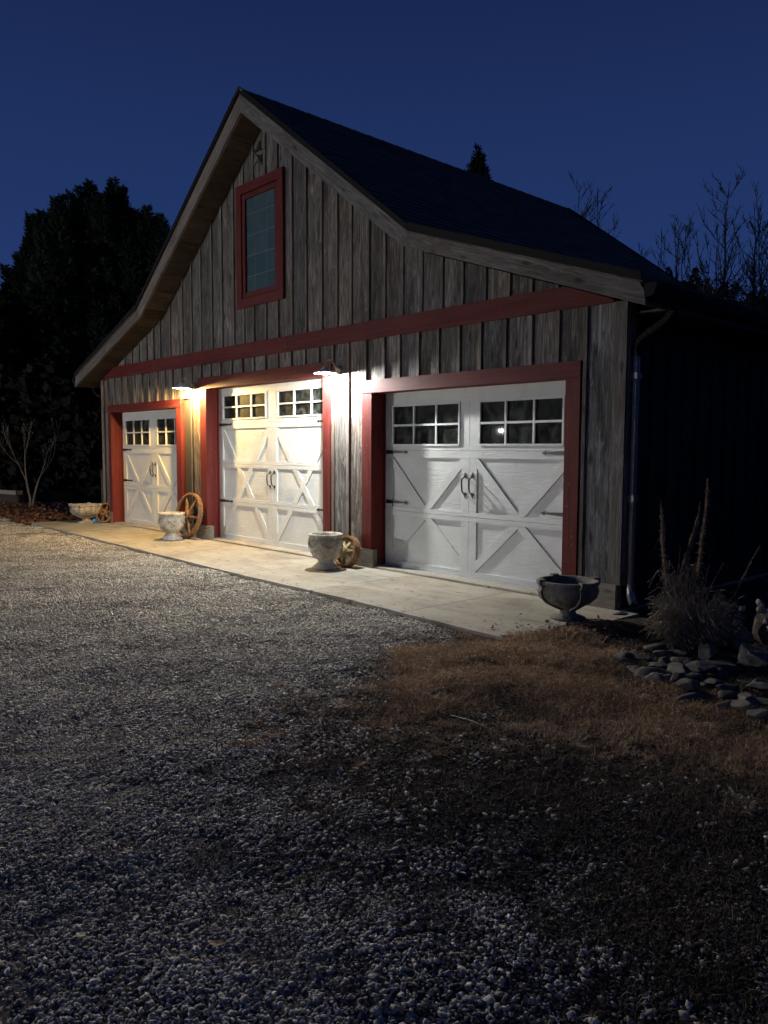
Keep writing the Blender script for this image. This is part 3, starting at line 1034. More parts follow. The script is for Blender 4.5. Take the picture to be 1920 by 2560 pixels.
def dist_cam(q):
    s, a, b, y0, y1 = q
    return (Vector((b.x, (y0 + y1) / 2, b.z)) - CAMP).length + (100 if s < 0 else 0)
shingles.sort(key=dist_cam)
rest = MB()
for i, q in enumerate(shingles):
    v, f = shingle_geo(*q)
    if i < 300:
        part('shingle', v, f, M_SHINGLE, barn)
    else:
        rest.add(v, f)
o = rest.build('shingle_field', M_SHINGLE, barn)
o['kind'] = 'stuff'
# ridge cap
mb = MB()
y = YF - .035
while y < YR:
    y1 = min(y + .3, YR + .02)
    for s in (1, -1):
        d = Vector((s * 3.42, 0, 3.918 - 6.485)).normalized() * .15
        v = [(XM, y, 6.49), (XM + d.x, y, 6.49 + d.z), (XM + d.x, y1, 6.49 + d.z), (XM, y1, 6.49), (XM, y, 6.505), (XM + d.x, y, 6.505 + d.z), (XM + d.x, y1, 6.498 + d.z), (XM, y1, 6.498)]
        mb.add(v, BOXF if s > 0 else [q[::-1] for q in BOXF])
    y = y1
mb.build('ridge_cap', M_SHINGLE, barn)

# rake fascia, soffits
FT = [(0.0, 6.425), (3.385, 3.885), (6.205, 2.922)]
FB = [(0.0, 6.176), (3.27, 3.751), (6.232, 2.721)]
for yy in (YF, YR - .04):
    for s in (1, -1):
        for k in (0, 1):
            (ta, za), (tb, zb) = FT[k], FT[k + 1]
            (ba, wa), (bb, wb) = FB[k], FB[k + 1]
            e = 0.0012
            ta += e * (k + 1); ba += e * (k + 1); tb -= e * (k == 0); bb -= e * (k == 0)
            p = [(XM + s * ba, wa), (XM + s * bb, wb), (XM + s * tb, zb), (XM + s * ta, za)]
            if k == 1:
                p = [(XM + s * ba, wa), (XM + s * bb, wb), (XM + s * (bb - .002), wb + .10), (XM + s * (tb + .004), zb - .06), (XM + s * (tb - .03), zb), (XM + s * ta, za)]
            v, f = prism_xz(ccw(p), yy, yy + 0.042)
            ang = math.atan2(wb - wa, s * (bb - ba))
            part('fascia', v, f, fascia_rot(ang if s > 0 else math.atan2(-(wb - wa), bb - ba)), barn)
            # thin trim strip under the shingles
            q = [(XM + s * ta, za + .003), (XM + s * tb, zb + .003), (XM + s * tb, zb + .078), (XM + s * ta, za + .094)]
            v, f = prism_xz(ccw(q), yy - 0.030, yy - 0.0085) if yy < 0 else prism_xz(ccw(q), yy + .0425, yy + .06)
            part('rake_strip', v, f, M_ELBOW, barn)
# soffit boards between fascia and wall (front rake)
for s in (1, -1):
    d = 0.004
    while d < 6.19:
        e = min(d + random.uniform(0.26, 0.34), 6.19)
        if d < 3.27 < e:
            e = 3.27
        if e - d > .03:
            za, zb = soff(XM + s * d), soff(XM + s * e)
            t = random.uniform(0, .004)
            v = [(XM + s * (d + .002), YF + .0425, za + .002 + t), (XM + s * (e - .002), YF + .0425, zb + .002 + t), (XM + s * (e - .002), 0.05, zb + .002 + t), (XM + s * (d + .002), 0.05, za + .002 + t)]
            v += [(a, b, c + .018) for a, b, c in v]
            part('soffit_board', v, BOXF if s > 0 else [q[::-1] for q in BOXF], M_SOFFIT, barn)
        d = e
# side eave soffits, eave fascia, gutters
for s in (1, -1):
    xw = XR if s > 0 else XL
    xe = XM + s * 6.20
    a, b = sorted((xw + s * .05, xe - s * .002))
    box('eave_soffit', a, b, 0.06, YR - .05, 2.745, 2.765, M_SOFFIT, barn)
    a, b = sorted((xe, xe + s * .025))
    box('eave_fascia', a, b, YF + .045, YR - .045, 2.73, 2.90, M_SOFFIT, barn)
    x0 = xe + s * .027
    prof = [(0, 2.90), (0, 2.79), (.05, 2.785), (.085, 2.80), (.10, 2.84), (.115, 2.90), (.109, 2.90), (.094, 2.843), (.08, 2.807), (.05, 2.793), (.008, 2.797), (.008, 2.90)]
    n = len(prof)
    ya, yb = YF - .012, YR
    v = [(x0 + s * q[0], ya, q[1]) for q in prof] + [(x0 + s * q[0], yb, q[1]) for q in prof]
    f = [(i, (i + 1) % n, n + (i + 1) % n, n + i) for i in range(n)] + [tuple(range(6))]
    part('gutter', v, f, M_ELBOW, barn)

def rect_tube(pts, w, d, corr=None):
    """rectangular downspout along pts; corr = set of segment indices that are corrugated"""
    v, f = [], []
    pts = [Vector(p) for p in pts]
    ring = []
    for i, p in enumerate(pts):
        t = (pts[min(i + 1, len(pts) - 1)] - pts[max(i - 1, 0)]).normalized()
        a = Vector((0, 1, 0)) if abs(t.y) < .8 else Vector((0, 0, 1))
        a = (a - t * a.dot(t)).normalized()
        b = t.cross(a)
        k = 1.0 + (0.05 if corr and i in corr and i % 2 else 0.0)
        W_, D_ = w / 2 * k, d / 2 * k
        c = .35
        for x, y in ((-1, -1 + c), (-1, 1 - c), (-1 + c, 1), (-.15, 1), (0, .82), (.15, 1), (1 - c, 1), (1, 1 - c), (1, -1 + c), (1 - c, -1), (.15, -1), (0, -.82), (-.15, -1), (-1 + c, -1)):
            v.append(p + a * x * W_ + b * y * D_)
    n = 14
    for i in range(len(pts) - 1):
        for k in range(n):
            f.append((i * n + k, i * n + (k + 1) % n, (i + 1) * n + (k + 1) % n, (i + 1) * n + k))
    return v, f
def curve(pts, n):
    """Catmull-Rom through pts"""
    P = [Vector(p) for p in pts]
    P = [P[0] * 2 - P[1]] + P + [P[-1] * 2 - P[-2]]
    out = []
    for i in range(1, len(P) - 2):
        for k in range(n):
            t = k / n
            a, b, c, d = P[i - 1:i + 3]
            out.append(0.5 * ((2 * b) + (c - a) * t + (2 * a - 5 * b + 4 * c - d) * t * t + (3 * b - a - 3 * c + d) * t ** 3))
    out.append(P[-2])
    return out
ds = bpy.data.objects.new('downspout', None)
COL.objects.link(ds)
ds.parent = barn
ds.location = Vector((XR + .05, .1, 0)) - barn.location
XD, YDN = XR + 0.062, 0.075
pts = curve([(-3.42, .10, 2.82), (-3.43, .10, 2.76), (-3.50, .10, 2.66), (-3.68, .09, 2.55), (XD, .08, 2.46), (XD, YDN, 2.36)], 7)
v, f = rect_tube(pts, .095, .070, set(range(len(pts))))
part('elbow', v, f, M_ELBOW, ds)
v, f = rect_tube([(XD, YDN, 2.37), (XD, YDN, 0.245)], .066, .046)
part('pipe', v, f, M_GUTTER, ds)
for z in (2.18, 1.05):
    box('strap', XR + .028, XD + .030, YDN - .042, YDN + .042, z - .025, z + .03, M_GUTTER, ds)
pts = curve([(XD, YDN, .25), (XD, YDN, .20), (XD + .012, YDN - .01, .15), (XD + .045, YDN - .04, .10), (XD + .085, YDN - .075, .065)], 5)
v, f = rect_tube(pts, .076, .056, set(range(2, len(pts) - 4)))
part('outlet', v, f, M_GALV, ds, True)
ds2 = bpy.data.objects.new('downspout', None)
COL.objects.link(ds2)
ds2.parent = barn
ds2.location = Vector((XL - .05, .1, 0)) - barn.location
pts = curve([(-15.94, .0, 2.83), (-15.93, .0, 2.72), (-15.84, .02, 2.60), (-15.66, .05, 2.54), (XL - .055, .06, 2.46), (XL - .055, .06, 2.36)], 7)
v, f = rect_tube(pts, .07, .05, set(range(len(pts))))
part('elbow', v, f, M_ELBOW, ds2)
v, f = rect_tube([(XL - .055, .06, 2.37), (XL - .055, .06, 0.1)], .066, .046)
part('pipe', v, f, M_GUTTER, ds2)

# yard floodlight across the drive (its glint shows in a pane of the nearest door)
YL = Vector((-18.011, -15.350, 2.184))
aim = (Vector((-9.0, 0, 2.2)) - YL).normalized()
yl = thing('yard_light', 'floodlight on a short timber post facing the barn from across the drive', 'floodlight', (YL.x, YL.y, -.05), (0, 0, math.atan2(-aim.x, aim.y)))
box('post', -.05, .05, -.20, -.10, 0.0, YL.z + .25, M_DARKWOOD, yl, True)
box('bracket', -.02, .02, -.099, -.055, YL.z + .02, YL.z + .08, M_IRON, yl, True)
hd = MB()
hd.box(-.15, .15, -.055, -.035, YL.z - .06, YL.z + .16)
hd.box(-.15, .15, -.0345, .03, YL.z + .135, YL.z + .16)
hd.box(-.15, .15, -.0345, .03, YL.z - .06, YL.z - .035)
hd.box(-.15, -.13, -.0345, .03, YL.z - .0345, YL.z + .1345)
hd.box(.13, .15, -.0345, .03, YL.z - .0345, YL.z + .1345)
hd.build('housing', M_IRON, yl, False, True)
box('lens', -.038, .038, 0.0, .008, YL.z + .026, YL.z + .074, M_YARD, yl, True)

# ------------------------------------------------------------------ gooseneck lamps
def barn_lamp(x, label, bulbmat, z=2.475):
    L = thing('wall_lamp', label, 'wall lamp', (x, -.003, 2.535), None, 'gooseneck lamps over the garage doors')
    v, f = lathe([(0.001, .022), (.03, .022), (.05, .012), (.055, 0)], 20)
    v = [(a, -c, b) for a, b, c in v]
    link('mount', mesh(v, [q[::-1] for q in f], 'mount', True), M_LAMPARM, L, (0, -.020, 0), None, True)
    zs = z - 2.535
    pts = curve([(0, -.02, 0), (0, -.055, .018), (0, -.105, .068), (0, -.15, .108), (0, -.185, .118), (0, -.215, .10), (0, -.236, .06), (0, -.24, zs + .085)], 5)
    v, f = tube(pts, .0105, 10)
    link('arm', mesh(v, f, 'arm', True), M_LAMPARM, L, (0, 0, 0), None, True)
    pr = [(0.012, .090), (.028, .084), (.036, .064), (.058, .044), (.10, .024), (.135, .008), (.146, -.001), (.148, -.006), (.144, -.003), (.132, .004), (.10, .018), (.056, .037), (.033, .056), (.004, .060)]
    v, f = lathe(pr, 36)
    link('shade', mesh(v, f, 'shade', True), M_SHADE, L, (0, -.24, zs), None, True)
    v, f = lathe([(.001, -.024), (.013, -.021), (.023, -.011), (.027, .003), (.023, .019), (.012, .036), (.010, .058)], 14)
    link('bulb', mesh(v, f, 'bulb', True), bulbmat, L, (0, -.24, zs), None, True)
    return L
barn_lamp(-7.98, 'gooseneck barn lamp glowing cool white beside the tall middle door', M_COOL)
barn_lamp(-11.79, 'gooseneck barn lamp glowing amber between the small and tall doors', M_WARM, 2.49)

# ------------------------------------------------------------------ star in the gable
st = thing('barn_star', 'dull rusty metal star hung under the gable peak above the window', 'star', (-9.815, -.02, 5.745), (0, math.radians(10), 0))
v, f = [(0, -.045, 0), (0, 0, 0)], []
for k in range(10):
    r = .205 if k % 2 == 0 else .075
    w = math.pi / 2 + k * math.pi / 5
    v.append((r * math.cos(w), 0, r * math.sin(w)))
for k in range(10):
    f.append((0, 2 + k, 2 + (k + 1) % 10))
    f.append((1, 2 + (k + 1) % 10, 2 + k))
link('star_plate', mesh(v, f), plain('star_metal', (0.10, 0.085, 0.075), 0.45, 0.4, 0.3, 14), st, (0, 0, 0), None, True)

# ------------------------------------------------------------------ planters
def goblet_pot(loc, label, rot, relief):
    P = thing('goblet_planter', label, 'planter', loc, (0, 0, rot), 'pale cast stone goblet planters')
    pr = [(0.001, 0.0), (.165, 0.0), (.172, .012), (.166, .03), (.135, .052), (.105, .085), (.095, .105), (.102, .118), (.125, .128), (.165, .165), (.192, .215), (.205, .27), (.212, .33), (.212, .375), (.206, .385), (.206, .405), (.214, .412), (.216, .43), (.210, .445), (.196, .447), (.187, .44), (.183, .40), (.175, .33), (.10, .31), (.001, .31)]
    v, f = lathe(pr, 48)
    vv = []
    for x, y, z in v:
        a = math.atan2(y, x)
        k = 1 + .012 * math.sin(5 * a + 9 * z) + .008 * math.sin(13 * a - 21 * z)
        vv.append((x * k, y * k, z))
    link('bowl', mesh(vv, f, 'bowl', True), M_POT, P, (0, 0, 0), None, True)
    # swags
    for k in range(6):
        a0 = k * math.pi / 3
        pts = []
        for i in range(9):
            t = i / 8
            a = a0 + t * math.pi / 3
            z = .345 - .075 * math.sin(math.pi * t)
            r = np.interp(z, [.165, .215, .27, .33, .375], [.165, .192, .205, .212, .212]) + .002
            pts.append((r * math.cos(a), r * math.sin(a), z))
        v, f = tube(pts, [.006, .009, .012, .014, .015, .014, .012, .009, .006], 6)
        link('swag', mesh(v, f, 'swag', True), M_POT, P, (0, 0, 0), None, True)
        pts = [(.214 * math.cos(a0), .214 * math.sin(a0), .352), (.216 * math.cos(a0), .216 * math.sin(a0), .325), (.208 * math.cos(a0), .208 * math.sin(a0), .285)]
        v, f = tube(pts, [.011, .015, .006], 6)
        link('tassel', mesh(v, f, 'tassel', True), M_POT, P, (0, 0, 0), None, True)
    if relief:      # greek key under the rim
        mb = MB()
        n = 22
        for k in range(n):
            a = k * 2 * math.pi / n
            for da, z0, z1, w in ((0, .376, .382, .024), (-.075, .358, .376, .006), (.06, .352, .370, .006), (0.01, .352, .357, .018)):
                ca, sa = math.cos(a + da), math.sin(a + da)
                tx, ty = -sa, ca
                r0, r1 = .210, .2185
                vv = []
                for z in (z0, z1):
                    for r, u in ((r0, -w), (r1, -w), (r1, w), (r0, w)):
                        vv.append((r * ca + u * tx, r * sa + u * ty, z))
                mb.add(vv, BOXF)
        mb.build('key_band', M_POT, P, False, True)
    else:
        v, f = lathe([(.2115, .374), (.221, .378), (.221, .384), (.2115, .388)], 48)
        link('band', mesh(v, f, 'band', True), M_POT, P, (0, 0, 0), None, True)
    # soil in the pot
    v, f = lathe([(.18, .395), (.001, .40)], 30)
    link('potting_soil', mesh(v, f, 'soil', True), M_DARKWOOD, P, (0, 0, 0), None, True)
    return P
goblet_pot((-11.79, -.46, 0.0), 'pale goblet planter with draped swags standing before the big spoked wheel', .4, False)
goblet_pot((-7.655, -.50, 0.0), 'stained goblet planter with a key pattern band beside the cream wheel', 0.1, True)

def strap_urn(loc, label, rot, sc=1.0, M_URN=M_URN):
    P = thing('bowl_urn', label, 'urn', loc, (0, 0, rot), 'wide bowl urns with four straps')
    pr = [(.001, 0), (.155, 0), (.158, .015), (.13, .03), (.075, .05), (.068, .085), (.078, .115), (.12, .135), (.195, .175), (.25, .235), (.27, .30), (.262, .345), (.25, .355), (.252, .365), (.272, .378), (.275, .40), (.262, .41), (.235, .408), (.222, .395), (.205, .34), (.15, .29), (.001, .28)]
    v, f = lathe([(r * sc, z * sc) for r, z in pr], 48)
    ZS = 0.86
    v = [(a, b, c * ZS) for a, b, c in v]
    link('bowl', mesh(v, f, 'bowl', True), M_URN, P, (0, 0, 0), None, True)
    for k in range(4):
        a = k * math.pi / 2
        outer = [(.30, .425), (.302, .405), (.292, .37), (.272, .35), (.288, .30), (.270, .235), (.212, .168), (.135, .122), (.092, .10)]
        inner = [(.24, .425), (.24, .405), (.24, .37), (.235, .35), (.24, .30), (.22, .235), (.17, .17), (.10, .13), (.07, .10)]
        w = .030
        vv, ff = [], []
        for (ro, zo), (ri, zi) in zip(outer, inner):
            for r, z, u in ((ro, zo, -w), (ro, zo, w), (ri, zi, w), (ri, zi, -w)):
                r *= sc; z *= sc * ZS
                vv.append((r * math.cos(a) - u * sc * math.sin(a), r * math.sin(a) + u * sc * math.cos(a), z))
        n = len(outer)
        for i in range(n - 1):
            for q in range(4):
                ff.append((i * 4 + q, i * 4 + (q + 1) % 4, i * 4 + 4 + (q + 1) % 4, i * 4 + 4 + q))
        ff += [(3, 2, 1, 0), tuple(range(4 * n - 4, 4 * n))]
        link('strap', mesh(vv, ff), M_URN, P, (0, 0, 0), None, True)
    v, f = lathe([(.20 * sc, .28 * sc), (.001, .285 * sc)], 30)
    link('potting_soil', mesh(v, f, 'soil', True), M_DARKWOOD, P, (0, 0, 0), None, True)
    return P
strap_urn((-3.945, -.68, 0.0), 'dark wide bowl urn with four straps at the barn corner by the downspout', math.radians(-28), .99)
strap_urn((-15.62, -.36, 0.0), 'lamplit wide bowl urn with four straps beside the blue plastic sheet', math.radians(-35), 1.06, M_LITURN)

# ------------------------------------------------------------------ iron wheels
def wheel(loc, tilt, turn, R_, width, nsp, rimth, mrim, mspoke, label, hubr, phase, group='old iron wheels leaning on the barn'):
    """wheel axis along local y; bottom touches z=0; leaned back by tilt"""
    Wt = thing('iron_wheel', label, 'wheel', loc, (tilt, 0, turn), group)
    n = 56
    vv, ff = [], []
    for k in range(n):
        a = 2 * math.pi * k / n
        for r, y in ((R_, -width / 2), (R_, width / 2), (R_ - rimth, width / 2), (R_ - rimth * 1.15, 0), (R_ - rimth, -width / 2)):
            vv.append((r * math.cos(a), y, R_ + r * math.sin(a)))
    for k in range(n):
        for q in range(5):
            b, c = k * 5, ((k + 1) % n) * 5
            ff.append((b + q, b + (q + 1) % 5, c + (q + 1) % 5, c + q))
    link('rim', mesh(vv, ff), mrim, Wt, (0, 0, 0), None, True)
    pr = [(hubr * .45, -width * .95), (hubr, -width * .95), (hubr * 1.08, -width * .75), (hubr * 1.08, width * .4), (hubr * .45, width * .4), (hubr * .45, -width * .95)]
    v, f = lathe(pr, 24)
    v = [(a, c, b + R_) for a, b, c in v]
    link('hub', mesh(v, f, 'hub', False), mspoke, Wt, (0, 0, 0), None, True)
    for k in range(nsp):
        a = phase + 2 * math.pi * k / nsp
        d = Vector((math.cos(a), 0, math.sin(a)))
        p = Vector((-d.z, 0, d.x))
        r0, r1 = hubr * .9, R_ - rimth * .9
        w0, w1 = hubr * .30, hubr * .22
        th = width * .22
        v = []
        for r, w, y in ((r0, w0, -width * .35), (r1, w1, 0)):
            for u, yy in ((-w, y - th), (w, y - th), (w, y + th), (-w, y + th)):
                q = Vector((0, yy, R_)) + d * r + p * u
                v.append(q)
        link('spoke', mesh(v, BOXF), mspoke, Wt, (0, 0, 0), None, True)
    return Wt
wheel((-11.815, -.225, 0.0), math.radians(-13), 0.02, .388, .075, 6, .035, M_RUST, M_RUST, 'large rusty six spoked wheel leaning on the wall behind a planter', .075, math.radians(-4))
wheel((-7.60, -.255, 0.0), math.radians(-16), 0.0, .205, .10, 7, .028, M_RUST, M_CREAM, 'small thick wheel with cream spokes leaning on the skirt board', .062, math.radians(10))
wheel((-15.30, -.13, 0.0), math.radians(-18), math.radians(30), .205, .10, 6, .03, M_RUST, M_RUST, 'small rusty wheel leaning at the barn corner next to the lamplit urn', .06, .3)

# blue crumpled plastic by the far urn
vv, ff = [], []
random.seed(11)
nx, ny = 9, 7
for i in range(nx):
    for j in range(ny):
        u, w = i / (nx - 1) - .5, j / (ny - 1) - .5
        e = max(0, 1 - (u * u + w * w) * 3.6)
        vv.append((u * .34 + random.uniform(-.015, .015), w * .22 + random.uniform(-.015, .015), .004 + e * random.uniform(.05, .15)))
for i in range(nx - 1):
    for j in range(ny - 1):
        ff.append((i * ny + j, (i + 1) * ny + j, (i + 1) * ny + j + 1, i * ny + j + 1))
o = link('plastic_sheet', mesh(vv, ff), M_BLUE, None, (-15.50, -.16, 0))
tag(o, 'crumpled blue plastic sheet on the concrete under the lamplit urn', 'plastic sheet')

# ------------------------------------------------------------------ stones
def ico(sub):
    import bmesh
    bm = bmesh.new()
    bmesh.ops.create_icosphere(bm, subdivisions=sub, radius=1.0)
    V = np.array([v.co[:] for v in bm.verts])
    Fq = np.array([[v.index for v in f.verts] for f in bm.faces])
    bm.free()
    return V, Fq
ICO1, ICO2, ICO3 = ico(1), ico(2), ico(3)
def rock_verts(base, r, amp, freq=2.0, flat=1.0):
    V = base.copy()
    ph = r.uniform(0, 6.28, 9)
    n = np.zeros(len(V))
    for k in range(3):
        d = r.normal(size=3)
        d /= np.linalg.norm(d)
        n += np.sin((V @ d) * freq * (k + 1) + ph[k]) / (k + 1)
    # chop with planes for facets
    V = V * (1 + amp * n)[:, None]
    for k in range(7):
        d = r.normal(size=3)
        d /= np.linalg.norm(d)
        h = V @ d
        lim = r.uniform(.42, .85)
        V = V - np.outer(np.maximum(0, h - lim), d)
    V[:, 2] *= flat
    return V
def chip(V, r, n=13, lo=.45, hi=.88):
    for k in range(n):
        d = r.normal(size=3)
        d /= np.linalg.norm(d)
        V = V - np.outer(np.maximum(0, V @ d - r.uniform(lo, hi)), d)
    return V
def rock(name, x, y, z, sx, sy, sz, rot, m, label, cat, group, seed, smooth=True, amp=.12):
    r = np.random.default_rng(seed)
    V = rock_verts(ICO3[0], r, amp, 2.0)
    V = chip(rock_verts(V, r, amp * .45, 6.5), r)
    V = V * np.array([sx, sy, sz])
    c, s = math.cos(rot), math.sin(rot)
    V = np.stack([V[:, 0] * c - V[:, 1] * s, V[:, 0] * s + V[:, 1] * c, V[:, 2]], 1)
    o = link(name, mesh(V, ICO3[1].tolist(), name, smooth), m, None, (x, y, z))
    tag(o, label, cat, group)
    return o
random.seed(23)
RG = 'flat river stones edging the bed'
stone_spots = []
edge = [(-2.92, -1.50), (-2.75, -1.62), (-2.5, -1.70), (-2.28, -1.78), (-2.05, -1.95), (-1.72, -2.03), (-1.2, -2.2), (-0.6, -2.35)]
for k in range(7):
    (x0, y0), (x1, y1) = edge[k], edge[k + 1]
    for t in (0.15, .6):
        stone_spots.append((x0 + (x1 - x0) * t + random.uniform(-.05, .05), y0 + (y1 - y0) * t + random.uniform(-.05, .05), random.uniform(.08, .16)))
for k in range(78):
    t = random.random()
    i = min(int(t * 7), 6)
    q = t * 7 - i
    x = edge[i][0] + (edge[i + 1][0] - edge[i][0]) * q + random.uniform(-.1, .12)
    y = edge[i][1] + (edge[i + 1][1] - edge[i][1]) * q + random.uniform(0.03, .62)
    stone_spots.append((x, y, random.uniform(.045, .14)))
NAMED = {
    0: ((-2.90, -1.50, .13, .09, .085, .5), 'dark angular stone at the near end of the stone edging by the grass'),
    1: ((-2.58, -1.66, .19, .10, .05, .35), 'long flat pale stone in the edging below the dry bush'),
    2: ((-1.71, -2.03, .17, .10, .06, .2), 'pale smooth oblong stone at the outer end of the edging'),
    3: ((-2.14, -1.93, .15, .08, .05, .6), 'flat slab stone with a sharp corner in the edging'),
    4: ((-1.63, -1.52, .10, .08, .08, .1), 'tan block stone behind the dark edging stones'),
}
for k, (p, lab) in NAMED.items():
    x, y, sx, sy, sz, rt = p
    rock('river_stone', x, y, float(hgt(x, y)) + sz * .45, sx, sy, sz, rt + .6, M_RIVER if k != 4 else M_BOULDER, lab, 'stone', RG, 400 + k, True, .08)
ORD = 'first second third fourth fifth sixth seventh eighth ninth tenth eleventh twelfth thirteenth fourteenth fifteenth sixteenth seventeenth eighteenth nineteenth twentieth'.split()
ORD += ['twenty ' + o_ for o_ in ORD[:9]] + ['thirtieth'] + ['thirty ' + o_ for o_ in ORD[:9]]
stone_label = {}
rows = {'the grass edge row': [], 'the middle row': [], 'the row under the bush': []}
for i, (x, y, s) in enumerate(stone_spots):
    off = y - float(np.interp(x, [e_[0] for e_ in edge], [e_[1] for e_ in edge]))
    rows['the grass edge row' if off < .12 else 'the middle row' if off < .36 else 'the row under the bush'].append((x, i, s))
for rn, lst in rows.items():
    for k_, (x, i, s) in enumerate(sorted(lst)):
        sz_ = 'large' if s > .11 else 'middling' if s > .075 else 'small'
        stone_label[i] = sz_ + ' grey river stone, ' + ORD[min(k_, 38)] + ' from the barn in ' + rn
for i, (x, y, s) in enumerate(stone_spots):
    if x > 0.4 or any(abs(x - NAMED[k][0][0]) < .1 and abs(y - NAMED[k][0][1]) < .07 for k in NAMED):
        continue
    z = float(hgt(x, y)) + s * random.uniform(.12, .5)
    rock('river_stone', x, y, z - s * .04, s * random.uniform(.8, 1.35), s * random.uniform(.5, .85), s * random.uniform(.22, .5), random.uniform(0, 3.1), random.choice([M_RIVER, M_RIVER, M_RIVER, M_BOULDER]), stone_label[i], 'stone', RG, i, i % 3 != 0, .16)
# boulders of the dry waterfall
BG = 'rough boulders of the rockery'
bld = [(-2.44, -.66, .15, .14, .15, .08), (-2.16, -.98, .17, .15, .13, .05), (-2.72, -.20, .15, .13, .13, .06), (-2.38, -.22, .22, .2, .22, .14), (-1.95, -.50, .26, .22, .26, .16), (-2.52, -1.00, .10, .09, .10, .04), (-2.58, -.50, .13, .12, .15, .10), (-2.36, .10, .22, .2, .24, .30), (-2.55, .42, .24, .2, .18, .08), (-1.85, -1.15, .18, .15, .15, .06), (-1.6, -.2, .34, .34, .36, .2), (-2.92, 0.38, .16, .13, .09, .03)]
for i, (x, y, sx, sy, sz, z) in enumerate(bld):
    lab = ['rough boulder at the middle of the rockery', 'squat boulder on the grass side of the rockery', 'boulder nearest the dead stalks in the rockery', 'broad boulder behind the middle of the rockery', 'large boulder at the outer flank of the rockery', 'small boulder touching the dry bush', 'knobbly small boulder just behind the dry bush', '', 'low boulder at the very back of the rockery', 'outer small boulder nearest the stone edging', 'biggest boulder at the far outer side of the rockery', 'low flat boulder lying between the stalks and the rockery'][i]
    if i == 7:
        lab = 'tall mossy boulder topping the rockery'
    rock('boulder', x, y, z, sx, sy, sz, i * .8, M_BOULDER, lab, 'boulder', BG, 900 + i, False, .22)
# small pale stones wedged along the rim of the rockery and along the bed
random.seed(5)
PG = 'small pale stones wedged in the rockery'
for i in range(46):
    t = random.random()
    x = -2.64 + .34 * t + random.uniform(-.05, .05)
    y = -.86 + .72 * t + random.uniform(-.07, .07)
    if i > 30:
        x, y = -3.75 + 1.3 * random.random(), -.12 + random.uniform(-.15, .3)
    s = random.uniform(.022, .055)
    z = float(hgt(x, y)) + (s * .5 if i > 30 else .05 + .30 * min(1, t * 1.6) * random.uniform(.35, 1))
    if i > 30:
        rock('pale_stone', x, y, z, s, s * .8, s * .7, i, M_PALECHIP if i % 3 == 0 else M_RIVER, 'small pale stone on the soil between the downspout and the dry stalks', 'stone', 'small pale stones by the downspout', 1500 + i)
    else:
        rock('pale_stone', x, y, z, s * 1.15, s * .9, s * .8, i, M_PALEROCK, 'small pale stone wedged in the rim of the rockery', 'stone', PG, 1500 + i)
# splash stone at the downspout
rock('flat_stone', -3.72, -.16, 0.0, .11, .06, .03, 1.0, M_BOULDER, 'flat tan stone lying under the downspout outlet', 'stone', None, 2001)

# ------------------------------------------------------------------ gravel, grass (uncountable)
def hidden_mesh_object(name, V, Fq, tint, m):
    """prototype for instancing: data only, never linked to a scene collection"""
    me = fast_mesh(V, Fq, tint, name)
    me.materials.append(m)
    return bpy.data.objects.new(name, me)

def scatter(name, pts, rotz, scl, protos, pick, m, tv=None):
    tv = np.zeros(len(pts)) if tv is None else tv
    me = bpy.data.meshes.new(name)
    me.vertices.add(len(pts))
    me.vertices.foreach_set('co', np.asarray(pts, np.float32).ravel())
    for n_, a_, t_ in (('rz', rotz, 'FLOAT'), ('sc', scl, 'FLOAT'), ('pk', pick, 'INT'), ('tv', tv, 'FLOAT')):
        at = me.attributes.new(n_, t_, 'POINT')
        at.data.foreach_set('value', np.asarray(a_, np.float32 if t_ == 'FLOAT' else np.int32))
    me.materials.append(m)
    o = bpy.data.objects.new(name, me)
    COL.objects.link(o)
    o['kind'] = 'stuff'
    ng = bpy.data.node_groups.new(name + '_scatter', 'GeometryNodeTree')
    ng.interface.new_socket('Geometry', in_out='INPUT', socket_type='NodeSocketGeometry')
    ng.interface.new_socket('Geometry', in_out='OUTPUT', socket_type='NodeSocketGeometry')
    gi, go = ng.nodes.new('NodeGroupInput'), ng.nodes.new('NodeGroupOutput')
    join = ng.nodes.new('GeometryNodeJoinGeometry')
    for p in reversed(protos):
        oi = ng.nodes.new('GeometryNodeObjectInfo')
        oi.inputs['Object'].default_value = p
        oi.inputs['As Instance'].default_value = True
        ng.links.new(oi.outputs['Geometry'], join.inputs[0])
    iop = ng.nodes.new('GeometryNodeInstanceOnPoints')
    iop.inputs['Pick Instance'].default_value = True
    ng.links.new(gi.outputs[0], iop.inputs['Points'])
    ng.links.new(join.outputs[0], iop.inputs['Instance'])
    def named(n_, t_):
        a = ng.nodes.new('GeometryNodeInputNamedAttribute')
        a.data_type = t_
        a.inputs[0].default_value = n_
        return a.outputs[0]
    cx = ng.nodes.new('ShaderNodeCombineXYZ')
    ng.links.new(named('rz', 'FLOAT'), cx.inputs[2])
    ng.links.new(cx.outputs[0], iop.inputs['Rotation'])
    ng.links.new(named('sc', 'FLOAT'), iop.inputs['Scale'])
    ng.links.new(named('pk', 'INT'), iop.inputs['Instance Index'])
    ng.links.new(iop.outputs[0], go.inputs[0])
    md = o.modifiers.new('scatter', 'NODES')
    md.node_group = ng
    return o

